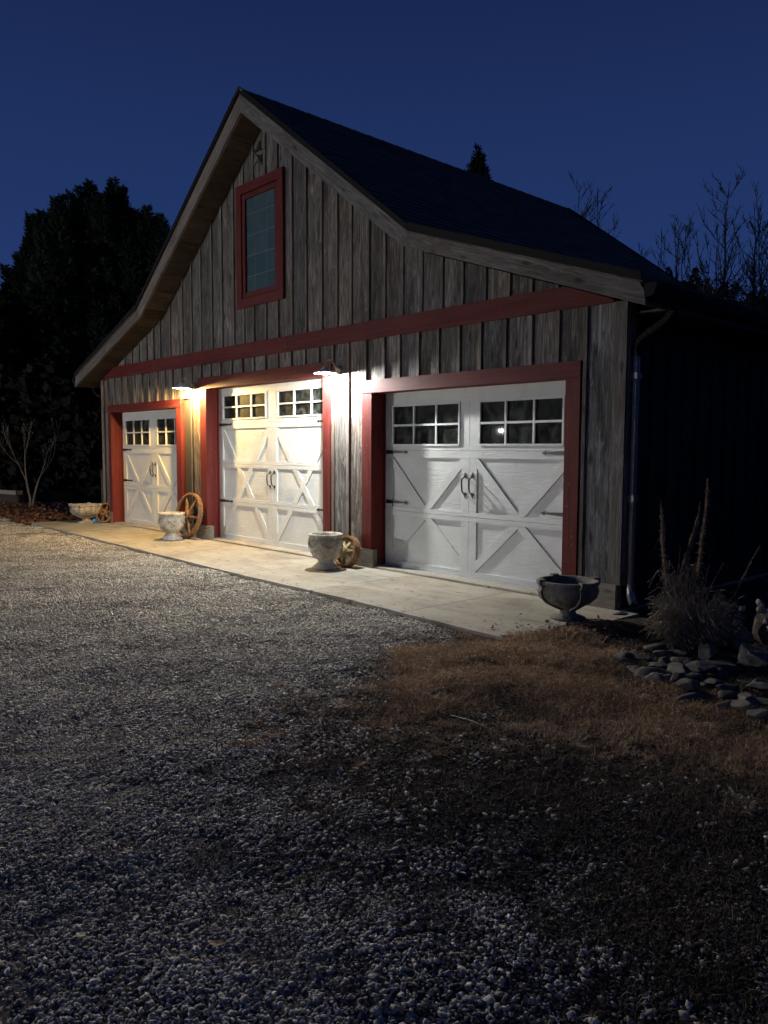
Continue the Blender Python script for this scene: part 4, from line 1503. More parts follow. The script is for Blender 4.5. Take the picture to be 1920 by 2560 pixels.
def hull_stone(r):
    import bmesh
    bm = bmesh.new()
    P_ = r.normal(size=(11, 3))
    P_ /= np.linalg.norm(P_, axis=1)[:, None]
    P_ *= r.uniform(.72, 1.08, (11, 1))
    for p in P_:
        bm.verts.new(p)
    g = bmesh.ops.convex_hull(bm, input=bm.verts)
    bmesh.ops.delete(bm, geom=[v for v in bm.verts if not v.link_faces], context='VERTS')
    bm.verts.index_update()
    V = np.array([v.co[:] for v in bm.verts])
    Fq = np.array([[v.index for v in f.verts] for f in bm.faces])
    bm.free()
    return V, Fq
_hr = np.random.default_rng(55)
HULLS = [hull_stone(_hr) for _ in range(40)]
def stone_cluster(seed, n, rad, smin, smax):
    r = np.random.default_rng(seed)
    Vs, Fs, Ts = [], [], []
    k = 0
    for i in range(n):
        base = HULLS[r.integers(0, len(HULLS))]
        V = base[0]
        s = smin + (smax - smin) * r.beta(1.0, 2.2) * 1.5
        V = V * (s * 1.25 * np.array([1.0, r.uniform(.55, .95), r.uniform(.25, .55)]))
        # random tilt
        q = r.normal(size=3) * .28
        Rm = np.array(Matrix.Rotation(q[0], 3, 'X') @ Matrix.Rotation(q[1], 3, 'Y') @ Matrix.Rotation(r.uniform(0, 6.28), 3, 'Z'))
        V = V @ Rm.T
        a, d = r.uniform(0, 6.28), rad * math.sqrt(r.random())
        V = V + np.array([d * math.cos(a), d * math.sin(a), s * r.uniform(-.08, .34)])
        Vs.append(V)
        Fs.append(base[1] + k)
        t = np.clip(r.beta(1.5, 1.9), 0, 1)
        if r.random() < .03:
            t = 1.0
        Ts.append(np.full(len(V), t))
        k += len(V)
    return np.concatenate(Vs), np.concatenate(Fs), np.concatenate(Ts)

def rand_area(n, x0, x1, y0, y1):
    return rng.uniform(x0, x1, n), rng.uniform(y0, y1, n)
def gravel():
    protos = [hidden_mesh_object('gravel_clump', *stone_cluster(100 + i, 56, .082, .0032, .0108), M_GRAVEL) for i in range(8)]
    protos += [hidden_mesh_object('gravel_clump', *stone_cluster(200 + i, 4, .06, .008, .016), M_GRAVEL) for i in range(6)]
    protos += [hidden_mesh_object('gravel_clump', *stone_cluster(260 + i, 1, .002, .010, .016), M_GRAVEL) for i in range(3)]
    protos += [hidden_mesh_object('gravel_clump', *stone_cluster(270 + i, 90, .10, .0016, .0055), M_GRAVEL) for i in range(3)]
    P, S, K = [], [], []
    # near drive
    for (n, x0, x1, y0, y1, sc) in ((13500, -6.0, 3.0, -8.5, -1.3, 1.0), (10500, -13.0, -6.0, -8.5, -1.2, 1.05), (6500, -24.0, -13.0, -9, -0.2, 1.25)):
        x, y = rand_area(n, x0, x1, y0, y1)
        pack = .94 - .35 * np.clip(sn(x, y, .9, 7) + .15, 0, 1) * np.clip((-3.2 - y) / 1.5, 0, 1) * np.clip((x + 6.5) / 2.0, 0, 1)
        keep = (soft_gravel(x, y, .17) > .5) & (rng.random(len(x)) < pack)
        x, y = x[keep], y[keep]
        P.append(np.stack([x, y, hgt(x, y) + .002 + .008 * rng.random(len(x))], 1))
        S.append(sc * rng.uniform(.8, 1.25, len(x)) * (1 + .18 * sn(x, y, 1.1, 2)))
        K.append(rng.integers(0, 8, len(x)))
    x, y = rand_area(15000, -13.0, 2.5, -8.5, -1.3)
    keep = soft_gravel(x, y, .25) > .5
    x, y = x[keep], y[keep]
    P.append(np.stack([x, y, hgt(x, y) + .001], 1))
    S.append(rng.uniform(.9, 1.5, len(x)))
    K.append(rng.integers(17, 20, len(x)))
    # loose bigger stones near the edge of the lawn and scattered in the dirt
    x, y = rand_area(13000, -5.5, 2.5, -8.0, -1.9)
    e = gravelness(x, y)
    dens = np.where(e > .5, .30, .16 + .60 * np.clip(sn(x, y, 2.2, 5) * 1.6, 0, 1) ** 1.5 + .45 * np.clip((-4.2 - y) / 1.2, 0, 1))
    dens = np.where(inside(BROWNPOLY, x, y), .03 + .25 * np.clip((-3.1 - y), 0, 1), dens)
    keep = rng.random(len(x)) < dens
    x, y = x[keep], y[keep]
    P.append(np.stack([x, y, hgt(x, y) + .004], 1))
    S.append(rng.uniform(.6, 1.35, len(x)))
    K.append(rng.integers(8, 14, len(x)))
    # strays kicked up onto the apron
    x = rng.uniform(-15.8, -4.1, 150)
    y = np.array([front_y(q) for q in x]) + .02 + rng.gamma(1.1, .09, 150)
    keep = y < -.1
    x, y = x[keep], y[keep]
    P.append(np.stack([x, y, np.full(len(x), .002)], 1))
    S.append(rng.uniform(.45, .75, len(x)))
    K.append(rng.integers(14, 17, len(x)))
    P, S, K = np.concatenate(P), np.concatenate(S), np.concatenate(K)
    o = scatter('gravel', P, rng.uniform(0, 6.28, len(P)), S, protos, K, M_GRAVEL, .16 * sn(P[:, 0], P[:, 1], 1.6, 3) + .10 * sn(P[:, 0], P[:, 1], 5.3, 1) + rng.normal(0, .05, len(P)) - .02)
    o['label'] = 'pale crushed gravel covering the drive'
gravel()

def clods():
    m = plain('soil_clod', (0.03, 0.024, 0.018), 0.95, 0, 0, 40, 0.4, (0.12, 0.10, 0.08))
    protos = [hidden_mesh_object('soil_clod', *stone_cluster(400 + i, 30, .09, .003, .011), m) for i in range(6)]
    x, y = rand_area(15000, -4.6, 3.0, -6.8, .6)
    keep = (soft_gravel(x, y, .25) < .5) & (y < .6) & (x > -5) & ~((x < -3.4) & (y > -1.68))
    x, y = x[keep], y[keep]
    o = scatter('soil_crumbs', np.stack([x, y, hgt(x, y) + .001], 1), rng.uniform(0, 6.28, len(x)), rng.uniform(.5, 1.3, len(x)), protos, rng.integers(0, 6, len(x)), m)
    o['label'] = 'dark loose soil beside the gravel'
clods()

def blades(seed, n, rad, hmin, hmax, lean, w0):
    r = np.random.default_rng(seed)
    Vs, Ts = [], []
    for i in range(n):
        a, d = r.uniform(0, 6.28), rad * math.sqrt(r.random())
        bx, by = d * math.cos(a), d * math.sin(a)
        h = r.uniform(hmin, hmax)
        la, ll = r.uniform(0, 6.28), h * r.uniform(.2, lean)
        wa = r.uniform(0, 6.28)
        w = w0 * r.uniform(.6, 1.3)
        wx, wy = math.cos(wa) * w, math.sin(wa) * w
        mx, my, mz = bx + math.cos(la) * ll * .45, by + math.sin(la) * ll * .45, h * .7
        tx, ty, tz = bx + math.cos(la) * ll, by + math.sin(la) * ll, h * r.uniform(.75, 1.0)
        Vs += [(bx - wx, by - wy, -.01), (bx + wx, by + wy, -.01), (mx + wx * .7, my + wy * .7, mz), (mx - wx * .7, my - wy * .7, mz), (tx + wx * .15, ty + wy * .15, tz), (tx - wx * .15, ty - wy * .15, tz)]
        t = float(np.clip(r.beta(2, 3), 0, 1))
        if r.random() < .025:
            t = 1.0
        Ts += [t] * 6
    V = np.array(Vs)
    k = np.arange(n)[:, None] * 6
    Fq = np.concatenate([k + np.array([[0, 1, 2, 3]]), k + np.array([[3, 2, 4, 5]])])
    return V, Fq, np.array(Ts)
def grass():
    pr = [hidden_mesh_object('grass_tuft', *blades(300 + i, 44, .05 + .006 * i, .010, .045, 2.6, .0015), M_GRASS) for i in range(6)]
    x, y = rand_area(24000, -4.6, 1.0, -4.5, -.9)
    fr_ = .08 + .30 * np.clip((-2.3 - y) / 1.5, 0, 1)
    jx, jy = x + .16 * sn(x, y, 5, 1) + rng.normal(0, .07, len(x)), y + .16 * sn(x, y, 5, 2) + rng.normal(0, 1, len(x)) * fr_
    keep = inside(BROWNPOLY, jx, jy)
    dens = np.clip(.66 + .75 * sn(x, y, 3.4, 4) + .22 * (y + 3.0), .30, 1)
    keep &= rng.random(len(x)) < dens * np.clip(.62 + .6 * sn(x, y, 9.0, 2), .18, 1)
    x, y = x[keep], y[keep]
    cl_ = np.clip(sn(x, y, 9.0, 2) + .5 * sn(x, y, 21.0, 5), -1, 1.2)
    sc = rng.uniform(.55, 1.15, len(x)) * np.clip(.95 + .20 * (y + 2.6) + .25 * sn(x, y, 3.1, 8) + .42 * cl_, .35, 1.9)
    o = scatter('grass', np.stack([x, y, hgt(x, y) + .002], 1), rng.uniform(0, 6.28, len(x)), sc, pr, rng.integers(0, 6, len(x)), M_GRASS, .22 * sn(x, y, 4.3, 9) + .12 * cl_ + rng.normal(0, .08, len(x)))
    o['label'] = 'dry brown grass beside the gravel drive'
    pw = [hidden_mesh_object('weed_tuft', *blades(330 + i, 60, .08, .010, .032, 2.2, .0011), M_WEED) for i in range(5)]
    x, y = rand_area(24000, -4.6, 3.0, -6.5, 1.0)
    keep = (soft_gravel(x, y, .22) < .5) & ~((x < -3.95) & (y > -1.68)) & ~(inside(BROWNPOLY, x, y) & (rng.random(len(x)) < .6))
    keep &= ~((x < -3.2) & (y > -1.25))
    keep &= rng.random(len(x)) < np.clip(.55 + .6 * sn(x, y, 1.9, 6), .1, 1)
    x, y = x[keep], y[keep]
    o = scatter('ground_cover', np.stack([x, y, hgt(x, y) + .001], 1), rng.uniform(0, 6.28, len(x)), rng.uniform(.6, 1.3, len(x)), pw, rng.integers(0, 5, len(x)), M_WEED)
    o['label'] = 'thin dull weeds on the dark soil'
grass()

def litter():
    """dead leaves on the bed at the far end of the apron"""
    n = 2600
    x = rng.uniform(-24, -16.3, n)
    y = -1.42 - .12 * (x + 16.4) + rng.gamma(1.6, .42, n)
    z = hgt(x, y) + rng.uniform(.005, .06, n)
    s = rng.uniform(.03, .07, n)
    a = rng.uniform(0, 6.28, n)
    V = np.zeros((n, 4, 3))
    tl = rng.normal(0, .5, (n, 2))
    for k, (u, w) in enumerate(((-1, 0), (0, -.55), (1, 0), (0, .55))):
        V[:, k, 0] = x + s * (u * np.cos(a) - w * np.sin(a))
        V[:, k, 1] = y + s * (u * np.sin(a) + w * np.cos(a))
        V[:, k, 2] = z + s * (u * tl[:, 0] + w * tl[:, 1]) * .8
    o = link('leaf_litter', fast_mesh(V.reshape(-1, 3), np.arange(4 * n).reshape(-1, 4), np.repeat(rng.random(n), 4), 'leaf_litter'), M_LITTER)
    o['kind'] = 'stuff'
    o['label'] = 'reddish dead leaves under the bare sapling'
    # bits of debris at the end of the apron by the urn
    n = 420
    x = rng.normal(-3.55, .28, n)
    y = rng.normal(-1.05, .30, n)
    keep = (y < -.05)
    x, y = x[keep], y[keep]
    n = len(x)
    z = np.where((x < -3.66), .004, hgt(x, y)) + rng.uniform(.004, .02, n)
    s = rng.uniform(.008, .028, n)
    a = rng.uniform(0, 6.28, n)
    tl = rng.normal(0, .5, (n, 2))
    V = np.zeros((n, 4, 3))
    for k, (u, w) in enumerate(((-1, 0), (0, -.5), (1, 0), (0, .5))):
        V[:, k, 0] = x + s * (u * np.cos(a) - w * np.sin(a))
        V[:, k, 1] = y + s * (u * np.sin(a) + w * np.cos(a))
        V[:, k, 2] = z + s * (u * tl[:, 0] + w * tl[:, 1]) * .6
    o = link('fallen_debris', fast_mesh(V.reshape(-1, 3), np.arange(4 * n).reshape(-1, 4), np.repeat(rng.random(n), 4), 'fallen_debris'), M_LITTER)
    o['kind'] = 'stuff'
    o['label'] = 'leaf crumbs and bark bits beside the dark urn'
litter()

# single fallen leaves, chips and straws
def leaf(x, y, s, rot, m, label, cat):
    vv = [(-1, 0, .0), (-.5, -.42, .12), (.15, -.5, .05), (1, 0, .22), (.15, .5, .16), (-.5, .38, .02), (0, 0, -.03)]
    ff = [(0, 1, 6), (1, 2, 6), (2, 3, 6), (3, 4, 6), (4, 5, 6), (5, 0, 6)]
    o = link('dry_leaf' if cat == 'leaf' else 'bark_chip', mesh([(a * s, b * s, c * s) for a, b, c in vv], ff), m, None, (x, y, float(hgt(x, y)) + .022), (0, 0, rot))
    tag(o, label, cat)
leaf(-2.03, -5.37, .030, .6, M_LEAF, 'curled yellow leaf lying alone on the near gravel', 'leaf')
leaf(-1.95, -3.48, .022, 1.2, M_PALECHIP, 'cream chip catching the light on the dark soil', 'chip')
leaf(-2.84, -3.61, .016, 2.0, M_PALECHIP, 'tiny white chip among the brown grass and gravel', 'chip')
leaf(-2.36, -5.66, .024, .2, M_PALECHIP, 'thin pale sliver on the dim gravel near the yellow leaf', 'chip')
def straw(p, q, label):
    v, f = tube([p, ((p[0] + q[0]) / 2, (p[1] + q[1]) / 2, (p[2] + q[2]) / 2 + .012), q], [.0016, .0018, .001], 5)
    o = part('straw', v, f, M_PALECHIP)
    tag(o, label, 'straw', 'pale straws on the soil')
straw((-2.70, -3.20, -.03), (-2.69, -3.17, .03), 'short upright straw standing in the thin brown grass')
straw((-2.98, -3.28, -.03), (-2.62, -3.30, -.025), 'long straw lying flat on the brown grass')
straw((-1.42, -3.20, -.035), (-1.33, -3.26, -.02), 'bright straw on the darkest soil near the stone edging')

# ------------------------------------------------------------------ dry stalks and bush by the barn side
def stalk(x, y, lean, h, r, label, seed, z0=None):
    rr = random.Random(seed)
    z0 = float(hgt(x, y)) if z0 is None else z0
    P = thing('dry_stalk', label, 'dead plant', (x, y, z0), None, 'dead flower stalks beside the barn')
    n = 46
    pts, rad = [], []
    wx_, wy_, dx_, dy_ = 0, 0, 0, 0
    for i in range(n):
        t = i / (n - 1)
        dx_ += rr.uniform(-.0012, .0012)
        dy_ += rr.uniform(-.0012, .0012)
        wx_, wy_ = wx_ + dx_, wy_ + dy_
        pts.append((lean[0] * t ** 1.3 + wx_, lean[1] * t ** 1.3 + wy_, h * t))
        b = .35 if t < .35 else 1.0
        rad.append(1.15 * r * b * (1 - .55 * max(0, t - .5) * 2) * rr.uniform(.65, 1.45))
    v, f = tube(pts, rad, 6)
    link('stem', mesh(v, f), M_STALK, P, (0, 0, 0), None, True)
    mb = MB()
    for i in range(260):
        t = rr.uniform(.30, .98)
        k = int(t * (n - 1))
        a = rr.uniform(0, 6.28)
        d = rad[k] * rr.uniform(.8, 1.5) + .002
        c = Vector(pts[k]) + Vector((math.cos(a) * d, math.sin(a) * d, rr.uniform(-.01, .01)))
        s = r * rr.uniform(.25, .5)
        mb.add([c + Vector((s, 0, 0)), c + Vector((-s * .5, s * .8, 0)), c + Vector((-s * .5, -s * .8, 0)), c + Vector((0, 0, s * 1.4)), c - Vector((0, 0, s))], [(0, 1, 3), (1, 2, 3), (2, 0, 3), (1, 0, 4), (2, 1, 4), (0, 2, 4)])
    for i in range(22):     # withered leaves at the foot
        t = rr.uniform(.02, .42)
        a = rr.uniform(0, 6.28)
        c = Vector((lean[0] * t, lean[1] * t, h * t))
        L = rr.uniform(.05, .11)
        d = Vector((math.cos(a), math.sin(a), rr.uniform(-.6, .3))) * L
        sd = Vector((-math.sin(a), math.cos(a), 0)) * L * .18
        mb.add([c, c + d * .5 + sd, c + d + Vector((0, 0, -L * .3)), c + d * .5 - sd], [(0, 1, 2, 3)])
    q_ = mb.build('seed_pods', M_STALK, P, False, True)
    q_['kind'] = 'stuff'
stalk(-3.40, .12, (-.10, .0), 1.06, .017, 'leaning dead flower stalk nearest the downspout', 1)
stalk(-3.40, .25, (.01, .02), 1.06, .012, 'thin upright dead flower stalk with a side spike next to it', 2)
stalk(-3.36, .22, (.05, .0), .95, .011, 'short slightly bent dead flower stalk between the taller ones', 3)
stalk(-3.16, .14, (.02, .01), 1.28, .017, 'tallest dead flower stalk in the clump by the barn', 4)
stalk(-2.98, .30, (.17, .12), .68, .008, 'thin dead stalk leaning away from the clump towards the rockery', 5)
stalk(-2.55, .25, (.30, .22), .34, .005, 'bare bent twig arching over the rockery rim', 6)

def bush(name, label, cx, cy, rx, ry, h, n, m, seed, r0=.0022, droop=.5):
    rr = random.Random(seed)
    P = thing(name, label, 'bush', (cx, cy, float(hgt(cx, cy))))
    mb = MB()
    for i in range(n):
        a = rr.uniform(0, 6.28)
        d = math.sqrt(rr.random())
        bx, by = rx * .45 * d * math.cos(a), ry * .45 * d * math.sin(a)
        hh = h * rr.uniform(.35, 1.0) * (1.7 if rr.random() < .06 else 1) * (.75 + .5 * math.sin(3 * a) ** 2)
        a += rr.gauss(0, .8)
        ox, oy = math.cos(a) * rx * rr.uniform(.2, 1.1), math.sin(a) * ry * rr.uniform(.2, 1.1)
        p = [(bx, by, -.01), (bx + ox * .35 + rr.uniform(-.03, .03), by + oy * .35 + rr.uniform(-.03, .03), hh * .6), (bx + ox * .75 + rr.uniform(-.04, .04), by + oy * .75 + rr.uniform(-.04, .04), hh * (1 - .1 * droop)), (bx + ox * 1.1, by + oy * 1.1, hh * (1 - droop * rr.uniform(.1, .8)))]
        v, f = tube(p, [r0 * 1.5, r0 * 1.2, r0, r0 * .5], 3, False)
        mb.add(v, f)
        if rr.random() < .5:
            q = Vector(p[2])
            w = q + Vector((rr.uniform(-.07, .07), rr.uniform(-.07, .07), rr.uniform(-.05, .09)))
            v, f = tube([q, w], [r0 * .8, r0 * .4], 3, False)
            mb.add(v, f)
    q_ = mb.build('twig_tangle', m, P, False, True)
    q_['kind'] = 'stuff'
bush('dry_bush', 'tangled dry twiggy bush between the stone edging and the dead stalks', -2.74, -.80, .27, .34, .36, 950, M_TWIG, 31)
bush('dry_bush', 'matted dead stems at the foot of the dead flower stalks', -3.28, .10, .17, .17, .42, 260, M_TWIG, 32, .002, .4)
bush('dry_bush', 'pale trailing stems draped over the rockery top', -1.72, .02, .34, .34, .60, 420, M_TWIG, 33, .0022, 1.2)

# ------------------------------------------------------------------ far end of the barn: sapling, bed, cabinet
def branch_tree(name, label, cat, loc, trunks, m, seed, depth, ratio, spread, buds=None, group=None, leaf_m=None, leaf_zone=None, min_r=.004, twist=.25):
    rr = random.Random(seed)
    P = thing(name, label, cat, loc, None, group)
    mb = MB()
    lv = []
    bd = MB()
    def grow(p, d, L, r, k):
        n = 4
        pts, rad = [p.copy()], [r]
        q = p.copy()
        dd = d.copy()
        for i in range(n):
            dd = (dd + Vector((rr.uniform(-1, 1), rr.uniform(-1, 1), rr.uniform(-.5, .9))) * twist * .5).normalized()
            q = q + dd * (L / n)
            pts.append(q.copy())
            rad.append(max(min_r * .6, r * (1 - .38 * (i + 1) / n)))
            if leaf_m and leaf_zone[0] < q.z < leaf_zone[1] and k <= 2:
                lv.append((q.copy(), L))
        v, f = tube(pts, rad, 6 if r > .03 else 4, False)
        mb.add(v, f)
        if k == 0:
            if buds:
                s = buds
                c = q
                bd.add([c + Vector((s, 0, 0)), c + Vector((-s * .5, s * .8, 0)), c + Vector((-s * .5, -s * .8, 0)), c + Vector((0, 0, s * 2.2)), c - Vector((0, 0, s))], [(0, 1, 3), (1, 2, 3), (2, 0, 3), (1, 0, 4), (2, 1, 4), (0, 2, 4)])
            return
        nk = rr.choice([3, 3, 4]) if k > 2 and depth > 5 else rr.choice([2, 3, 3]) if k > 1 else 2
        for i in range(nk):
            t = rr.uniform(.45, 1.0) if i else 1.0
            idx = min(n, max(1, int(round(t * n))))
            a = rr.uniform(0, 6.28)
            perp = Vector((math.cos(a), math.sin(a), 0))
            nd = (dd + perp * spread * rr.uniform(.5, 1.2) * (.55 if i == 0 else 1) + Vector((0, 0, .25))).normalized()
            grow(pts[idx], nd, L * ratio * rr.uniform(.75, 1.15), max(min_r, rad[idx] * (.8 if i == 0 else .6)), k - 1)
    for (off, d, L, r) in trunks:
        grow(Vector(off), Vector(d).normalized(), L, r, depth)
    mb.build('trunk', m, P, False, True)
    if bd.v:
        bd.build('buds', m, P, False, True)
    if lv and leaf_m:
        n = len(lv)
        per = 7
        V = np.zeros((n * per, 4, 3))
        i = 0
        for q, L in lv:
            for j in range(per):
                c = np.array(q) + np.array([rr.gauss(0, .22), rr.gauss(0, .22), rr.gauss(0, .18)])
                s = rr.uniform(.035, .07)
                a, b = rng.normal(size=3), rng.normal(size=3)
                a /= np.linalg.norm(a)
                b -= a * (a @ b)
                b /= np.linalg.norm(b)
                V[i] = [c - a * s, c - b * s * .7, c + a * s, c + b * s * .7]
                i += 1
        link('foliage', fast_mesh(V.reshape(-1, 3), np.arange(len(V) * 4).reshape(-1, 4), None, 'foliage'), leaf_m, P, (0, 0, 0), None, True)
    return P
branch_tree('bare_sapling', 'bare forked sapling with knobbly buds in the leaf bed beyond the barn', 'sapling', (-20.30, .12, 0.0),
            [((0, 0, 0), (-.10, -.05, 1), .85, .036), ((.05, 0, .02), (.28, .10, .95), .80, .032)], M_PALEBARK, 12, 4, .70, .40, .014, None, None, None, .004, .30)

bed = thing('raised_bed', 'low dark planting box capped with a pale plank at the drive edge', 'planter box', (-21.9, .15, 0.0), (0, 0, math.radians(16)))
box('side_board', -1.4, .45, -.12, -.06, -.05, .28, M_DARKWOOD, bed, True)
box('side_board', -1.4, .45, .86, .92, -.05, .28, M_DARKWOOD, bed, True)
box('end_board', .38, .45, -.058, .858, -.05, .28, M_DARKWOOD, bed, True)
box('cap_plank', -1.45, .52, -.20, .0, .285, .385, M_PALEPLANK, bed, True)

cb = thing('utility_cabinet', 'tall dark grey cabinet standing behind the barn corner', 'cabinet', (-16.55, .62, -.03))
box('cabinet_body', -.20, .20, -.18, .18, .05, 1.05, M_DARKBOX, cb, True)
box('cabinet_door', -.17, .17, -.195, -.181, .10, 1.0, M_DARKBOX, cb, True)
box('cabinet_base', -.22, .22, -.2, .2, -.03, .05, M_DARKBOX, cb, True)

# ------------------------------------------------------------------ trees
def tuft_tree(name, label, loc, crown_pts, m, seed, trunk_h, trunk_r, per=90, leaf=.16, core=None, group=None):
    """evergreen: limbs running out to upright needle tufts at crown_pts (local coordinates: x,y,z,size)"""
    rr = np.random.default_rng(seed)
    P = thing(name, label, 'tree', loc, None, group)
    mb = MB()
    v, f = tube([(0, 0, -.2), (.05, 0, trunk_h * .4), (0, .05, trunk_h * .75), (0, 0, trunk_h)], [trunk_r, trunk_r * .8, trunk_r * .5, .03], 8)
    mb.add(v, f)
    Vs = []
    for (x, y, z, s) in crown_pts:
        zz = min(trunk_h * .97, max(trunk_h * .15, z - .35 * math.hypot(x, y) - .4))
        v, f = tube([(0, 0, zz), (x * .55, y * .55, zz + (z - zz) * .35), (x, y, z - s * .3)], [trunk_r * .22, trunk_r * .12, .018], 4, False)
        mb.add(v, f)
        n = int(per * min(2.0, max(.5, s)))
        t = rr.random(n)
        ax = rr.normal(0, .10, 2)
        cx = x + ax[0] * t * s + 0
        cy = y + ax[1] * t * s
        cz = z + (t - .45) * s * 1.15
        wd = .30 * s * (1 - .62 * t)
        a = rr.uniform(0, 6.28, n)
        d = np.stack([np.cos(a), np.sin(a), rr.uniform(.2, 1.3, n)], 1)
        d /= np.linalg.norm(d, axis=1)[:, None]
        L = leaf * rr.uniform(.7, 1.4, n) * (1.1 - .3 * t)
        c = np.stack([cx + np.cos(a) * wd * rr.random(n), cy + np.sin(a) * wd * rr.random(n), cz], 1)
        sd = np.cross(d, rr.normal(size=(n, 3)))
        sd /= np.linalg.norm(sd, axis=1)[:, None] + 1e-9
        sd *= (L * .22)[:, None]
        e = c + d * L[:, None]
        Vs.append(np.stack([c - sd, c + sd, e + sd * .4, e - sd * .4], 1))
    mb.build('trunk', M_BARK, P, False, True)
    V = np.concatenate(Vs).reshape(-1, 3)
    link('crown', fast_mesh(V, np.arange(len(V)).reshape(-1, 4), None, 'crown'), m, P, (0, 0, 0), None, True)
    return P

def dome_points(seed, n, rx, ry, z0, z1, heads, smin, smax):
    rr = np.random.default_rng(seed)
    pts = []
    for i in range(n):
        a = rr.uniform(0, 6.28)
        u = rr.uniform(0, 1) ** .7
        z = z0 + (z1 - z0) * u
        k = math.sqrt(max(0.02, 1 - ((u - .18) / .86) ** 2)) if u > .18 else 1.0
        q = math.sqrt(rr.uniform(.12, 1))
        pts.append((rx * k * q * math.cos(a), ry * k * q * math.sin(a), z, rr.uniform(smin, smax)))
    return pts + heads
# tall broad pine beyond the far end, crown built round its leading shoots
TX, TY = -27.81, 4.70
RV, AV = Vector((.3747, .9271)), Vector((-.9271, .3747))
heads = []
for s_, z_ in ((-2.71, 6.64), (-2.53, 6.88), (-2.36, 7.5), (-2.0, 8.33), (-1.67, 9.3), (-1.49, 9.39), (-1.05, 9.57), (-.8, 9.96), (-.38, 10.13), (-.06, 10.37), (.18, 10.6), (.5, 10.22), (.82, 10.73), (1.07, 10.42), (1.3, 10.44), (1.45, 9.75), (1.73, 9.73), (2.0, 9.97), (2.41, 9.71), (2.7, 9.57)):
    for b_ in (-.5, .4):
        q_ = RV * s_ + AV * b_
        heads.append((q_.x, q_.y, z_ - .42 + .1 * b_, .95))
        heads.append((q_.x * .93, q_.y * .93, z_ - 1.0, 1.1))
_r = np.random.default_rng(21)
for k in range(420):        # filled out below the leading shoots
    s_ = _r.uniform(-2.9, 3.0)
    zt_ = float(np.interp(s_, [-2.9, -2.53, -2.0, -1.6, -.8, .2, .8, 1.3, 1.7, 2.4, 3.0], [6.2, 6.4, 7.7, 8.7, 9.3, 9.9, 10.0, 9.6, 9.0, 9.0, 8.6]))
    q_ = RV * s_ + AV * _r.normal(0, .8)
    heads.append((q_.x, q_.y, zt_ - .35 - _r.gamma(1.3, 1.1), _r.uniform(.8, 1.25)))
tuft_tree('pine_tree', 'broad dark pine with upright shoots rising beyond the far end of the barn', (TX, TY, -.05), dome_points(3, 260, 2.6, 2.6, 1.2, 7.6, heads, .8, 1.35), M_NEEDLE, 3, 9.4, .30, 330, .15)
# pointed conifer behind the roof
cone = []
rr_ = np.random.default_rng(8)
H = 11.95
for i in range(260):
    u = rr_.random() ** .8
    z = 3 + (H - 3.6) * u
    rad = 2.6 * (1 - u) ** .8 * math.sqrt(rr_.uniform(.2, 1)) + .12
    a = rr_.uniform(0, 6.28)
    cone.append((rad * math.cos(a), rad * math.sin(a), z, rr_.uniform(.5, .85)))
cone += [(.05 * math.cos(k * 2.4), .05 * math.sin(k * 2.4), H - .3 - .12 * k, .75) for k in range(9)] + [(.38 * math.cos(k * 2.4), .38 * math.sin(k * 2.4), H - 1.15 - .07 * k, .62) for k in range(9)]
cone += [(0, 0, H - .25, 1.0), (.03, 0, H - .8, .9), (-.42, .2, H - 1.15, .6), (.42, -.3, H - 1.2, .6), (.7, -.55, H - 1.35, .55), (-.75, .5, H - 1.5, .6)]
tuft_tree('spruce_tree', 'pointed conifer tip showing above the roof ridge', (-0.654 * 29, -6.54 + .756 * 29, -.05), cone, M_NEEDLE, 9, H - .3, .2, 170, .17)

